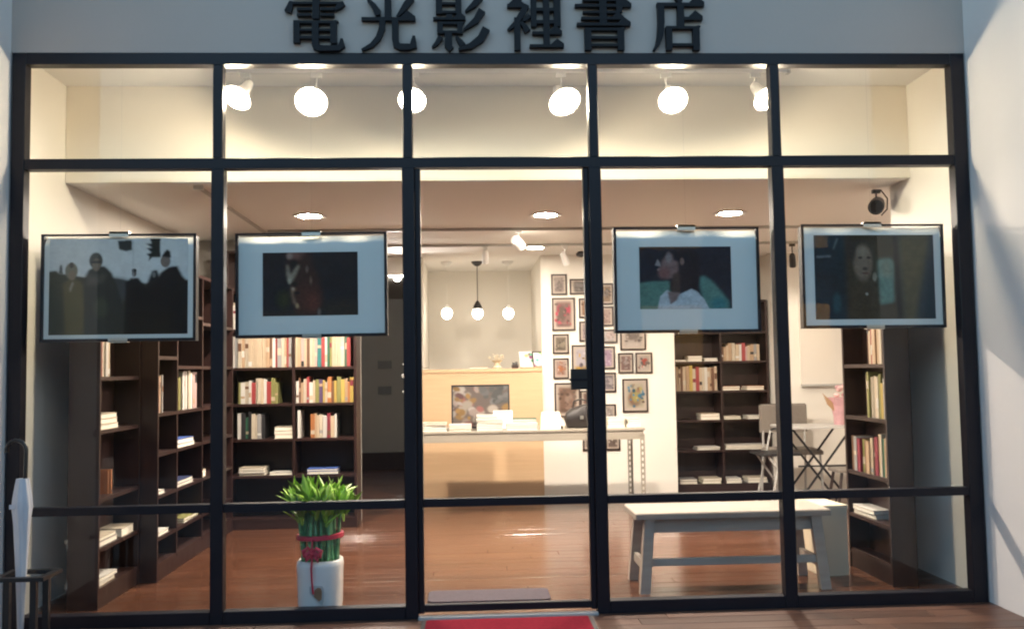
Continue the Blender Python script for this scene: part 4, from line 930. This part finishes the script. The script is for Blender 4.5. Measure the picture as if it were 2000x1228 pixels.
# ------------------------------------------------------------------ bamboo plant in a white pot
Pp = onY(626, 1180, .235)
bp = empty('potted_bamboo', (Pp.x, .235, .0005), 'lucky bamboo bundle tied with red ribbon in a white ceramic pot', 'potted plant')
pot = MB().lathe([(.105,0),(.112,.006),(.116,.06),(.119,.20),(.122,.245),(.118,.268),(.108,.277),(.100,.272),(.098,.25)], n=36, sq=1.2).build('pot', M_pot, bp, True)
def shield(mb, pts, y, mi=0): mb.prism(pts, y, y+.002, mi)
mb = MB(); shield(mb, [(-.038,.15),(-.03,.157),(.028,.155),(.038,.14),(.036,.075),(.028,.055),(0,.075),(-.02,.10),(-.036,.12)], -.1245); mb.build('emblem', M_embg, pot)
mb = MB(); shield(mb, [(-.014,.10),(-.012,.135),(.005,.147),(.022,.143),(.028,.125),(.026,.085),(.012,.075)], -.1268); mb.build('emblem_motif', M_emb, pot)
sm = MB().tube([(0,0,0),(0,0,.055),(0,0,.058),(0,0,.061),(0,0,.125),(0,0,.128),(0,0,.131),(0,0,.20),(0,0,.203),(0,0,.206),(0,0,.30),(0,0,.40)], [.0085,.0085,.0102,.0085,.0085,.0102,.0085,.0085,.0098,.0082,.0076,.004], 8).mesh('stalk', M_stalk, True)
k = 0
for ring, n_, r0 in ((0,1,0),(1,8,.030),(2,16,.060),(3,26,.090)):
    for q in range(n_):
        a_ = 2*math.pi*q/n_+ring*.3+R_.uniform(-.05,.05); til = r0*1.15+R_.uniform(-.02,.02)
        link('stalk', sm, bp, (r0*math.cos(a_), r0*math.sin(a_), .235), (-til*math.sin(a_), til*math.cos(a_), R_.uniform(0,6)), (1,1,R_.uniform(.85,1.02)))
def leaf_mesh(L, W, bend):
    vs, fs = [], []
    n_ = 7
    for i in range(n_):
        t = i/(n_-1); wd = W*(math.sin(math.pi*min(1, t*.92+.08))**.7)*(1-.25*t) if i < n_-1 else .0004
        yv = bend*t*t; z = L*t*(1-.15*t*abs(bend)/L)
        vs += [(-wd, yv-.25*wd, z), (0, yv+.15*wd, z), (wd, yv-.25*wd, z)]
    for i in range(n_-1):
        for j in (0, 1): fs.append((i*3+j, i*3+j+1, i*3+j+4, i*3+j+3))
    return MB().add(vs, fs).mesh('leaf', M_leaf, True)
lms = [leaf_mesh(.125, .017, -.03), leaf_mesh(.14, .0185, -.045), leaf_mesh(.11, .0165, -.012), leaf_mesh(.15, .0165, -.02)]
for q in range(46):           # one tuft of leaves at the top of each cane
    ga = q*2.39996; r0 = .150*math.sqrt((q+.5)/46); zt = R_.uniform(.54,.62)-max(0, r0-.09)*.5
    cx_, cy_ = r0*math.cos(ga), r0*math.sin(ga); ot = r0*3.0
    for k in range(5):
        a_ = k*2.39996+q; tl = R_.uniform(.12,.62)
        Mt = Matrix.Rotation(ga+math.pi/2, 3, 'Z') @ Matrix.Rotation(ot, 3, 'X') @ Matrix.Rotation(a_, 3, 'Z') @ Matrix.Rotation(tl, 3, 'X')
        o = link('leaf', lms[(q+k) % 4], bp, (cx_, cy_, zt-R_.uniform(0,.06))); o.rotation_euler = Mt.to_euler()
        s_ = R_.uniform(.75,1.15); o.scale = (s_, s_, s_)
mb = MB(); n_ = 40; r1 = .1225
vs = []
for i in range(n_):
    a_ = 2*math.pi*i/n_
    for rr_, z in ((r1-.012, .386), (r1+.003, .388), (r1+.003, .410), (r1-.012, .412)): vs.append((rr_*math.cos(a_), rr_*math.sin(a_), z+.004*math.cos(a_)))
fs = [(i*4+j, ((i+1)%n_)*4+j, ((i+1)%n_)*4+(j+1)%4, i*4+(j+1)%4) for i in range(n_) for j in range(4)]
mb.add(vs, fs).build('ribbon_band', M_ribbon, bp, True)
mb = MB()
for sg, dz_ in ((1, 0), (-1, .004), (1, -.022), (-1, -.018)):
    k_ = 1 if dz_ > -.01 else .75
    mb.tube([(-.02,-.134,.335),(-.02+sg*.022*k_,-.144,.353+dz_),(-.02+sg*.045*k_,-.146,.338+dz_),(-.02+sg*.040*k_,-.144,.312+dz_),(-.02+sg*.014*k_,-.139,.312),(-.02,-.136,.325)], [.005,.010,.013,.012,.009,.005], 7)
mb.lathe([(.004,-.018),(.017,-.006),(.017,.008),(.004,.018)], (-.02,-.143,.328), 10)
mb.build('bow', M_ribbon, bp, True)
MB().tube([(-.02,-.132,.40),(-.022,-.136,.36),(-.02,-.140,.31),(-.026,-.138,.25),(-.024,-.133,.18),(-.018,-.130,.115)], [.003,.005,.006,.006,.005,.005], 6).build('ribbon_tail', M_ribbon, bp, True)

# ------------------------------------------------------------------ doormats
def doormat(name, pts, t, label, mat, edge, r=.03):
    o = empty(name, (0,0,0), label, 'doormat')
    x0, x1, y0, y1 = pts; out = []
    for cx_, cy_, a0 in ((x1-r,y1-r,0),(x0+r,y1-r,90),(x0+r,y0+r,180),(x1-r,y0+r,270)):
        for q in range(5): a_ = math.radians(a0+q*22.5); out.append((cx_+r*math.cos(a_), cy_+r*math.sin(a_)))
    def sheet(k, z0, z1):
        cx_, cy_ = (x0+x1)/2, (y0+y1)/2; P_ = [(cx_+(p[0]-cx_)*(1-2*k/(x1-x0)), cy_+(p[1]-cy_)*(1-2*k/(y1-y0))) for p in out]; n = len(P_)
        return MB().add([(p[0],p[1],z0) for p in P_]+[(p[0],p[1],z1) for p in P_], [tuple(range(n-1,-1,-1)), tuple(range(n,2*n))]+[(i,(i+1)%n,n+(i+1)%n,n+i) for i in range(n)])
    if edge: sheet(0, .0006, t*.6).build('rubber_edge', M_matedge, o); sheet(.022, t*.6+.0002, t).build('pile', mat, o)
    else: sheet(0, .0006, t).build('pile', mat, o)
doormat('doormat', (-.445, .425, -.62, -.055), .012, 'red doormat with black rubber edge on the porch before the door', M_red, True, .012)
doormat('doormat', (-.435, .25, .30, .56), .010, 'grey doormat with rounded corners just inside the door', M_gmat, False, .04)

# ------------------------------------------------------------------ umbrella stand and umbrella on the porch
us = empty('umbrella_stand', (-2.215, -.50, 0), 'black metal umbrella stand on the porch at far left', 'umbrella stand')
zt = .385
mb = MB(); hw, hd = .115, .10
mb.box(-hw, hw, -hd, -hd+.03, zt-.018, zt); mb.box(-hw, hw, hd-.03, hd, zt-.018, zt); mb.box(-hw, -hw+.03, -hd+.03, hd-.03, zt-.0176, zt-.0004); mb.box(hw-.03, hw, -hd+.03, hd-.03, zt-.0176, zt-.0004)
mb.build('top_frame', M_black, us)
for sx in (-1, 1):
    for sy in (-1, 1): MB().box(min(sx*.045, sx*.072), max(sx*.045, sx*.072), min(sy*.05, sy*.075), max(sy*.05, sy*.075), .02, zt-.0181).build('leg', M_black, us)
B('base_tray', -hw, hw, -hd, hd, .0005, .0195, M_black, us, .004)
P = onY(36, 935, -.5); ux = P.x
um = empty('umbrella', (ux+.005, -.47, .021), 'white sleeved umbrella with black hooked handle in the stand', 'umbrella')
mb = MB(); mb.lathe([(.006,.02),(.014,.08),(.026,.30),(.036,.50),(.040,.58),(.050,.66),(.046,.70),(.036,.76),(.030,.79)], n=40); mb.v = [(.8*v[0]*(1+.13*math.sin(6*math.atan2(v[1],v[0])+v[2]*7)), .8*v[1]*(1+.13*math.sin(6*math.atan2(v[1],v[0])+v[2]*7)), v[2]) for v in mb.v]; mb.build('furled_canopy', M_umb, um, True)
MB().tube([(0,0,0),(0,0,.02)], .004, 7).build('tip', M_black, um)
pts = [(.012,0,.78),(.014,0,.90)] + [(.014-.045+.045*math.cos(a_), 0, .92+.045*math.sin(a_)) for a_ in np.linspace(0, math.pi*1.08, 9)]
MB().tube(pts, .0095, 9).build('hook_handle', M_black, um, True)
B('strap', -.042, -.016, -.036, -.032, .655, .675, M_umb, um)
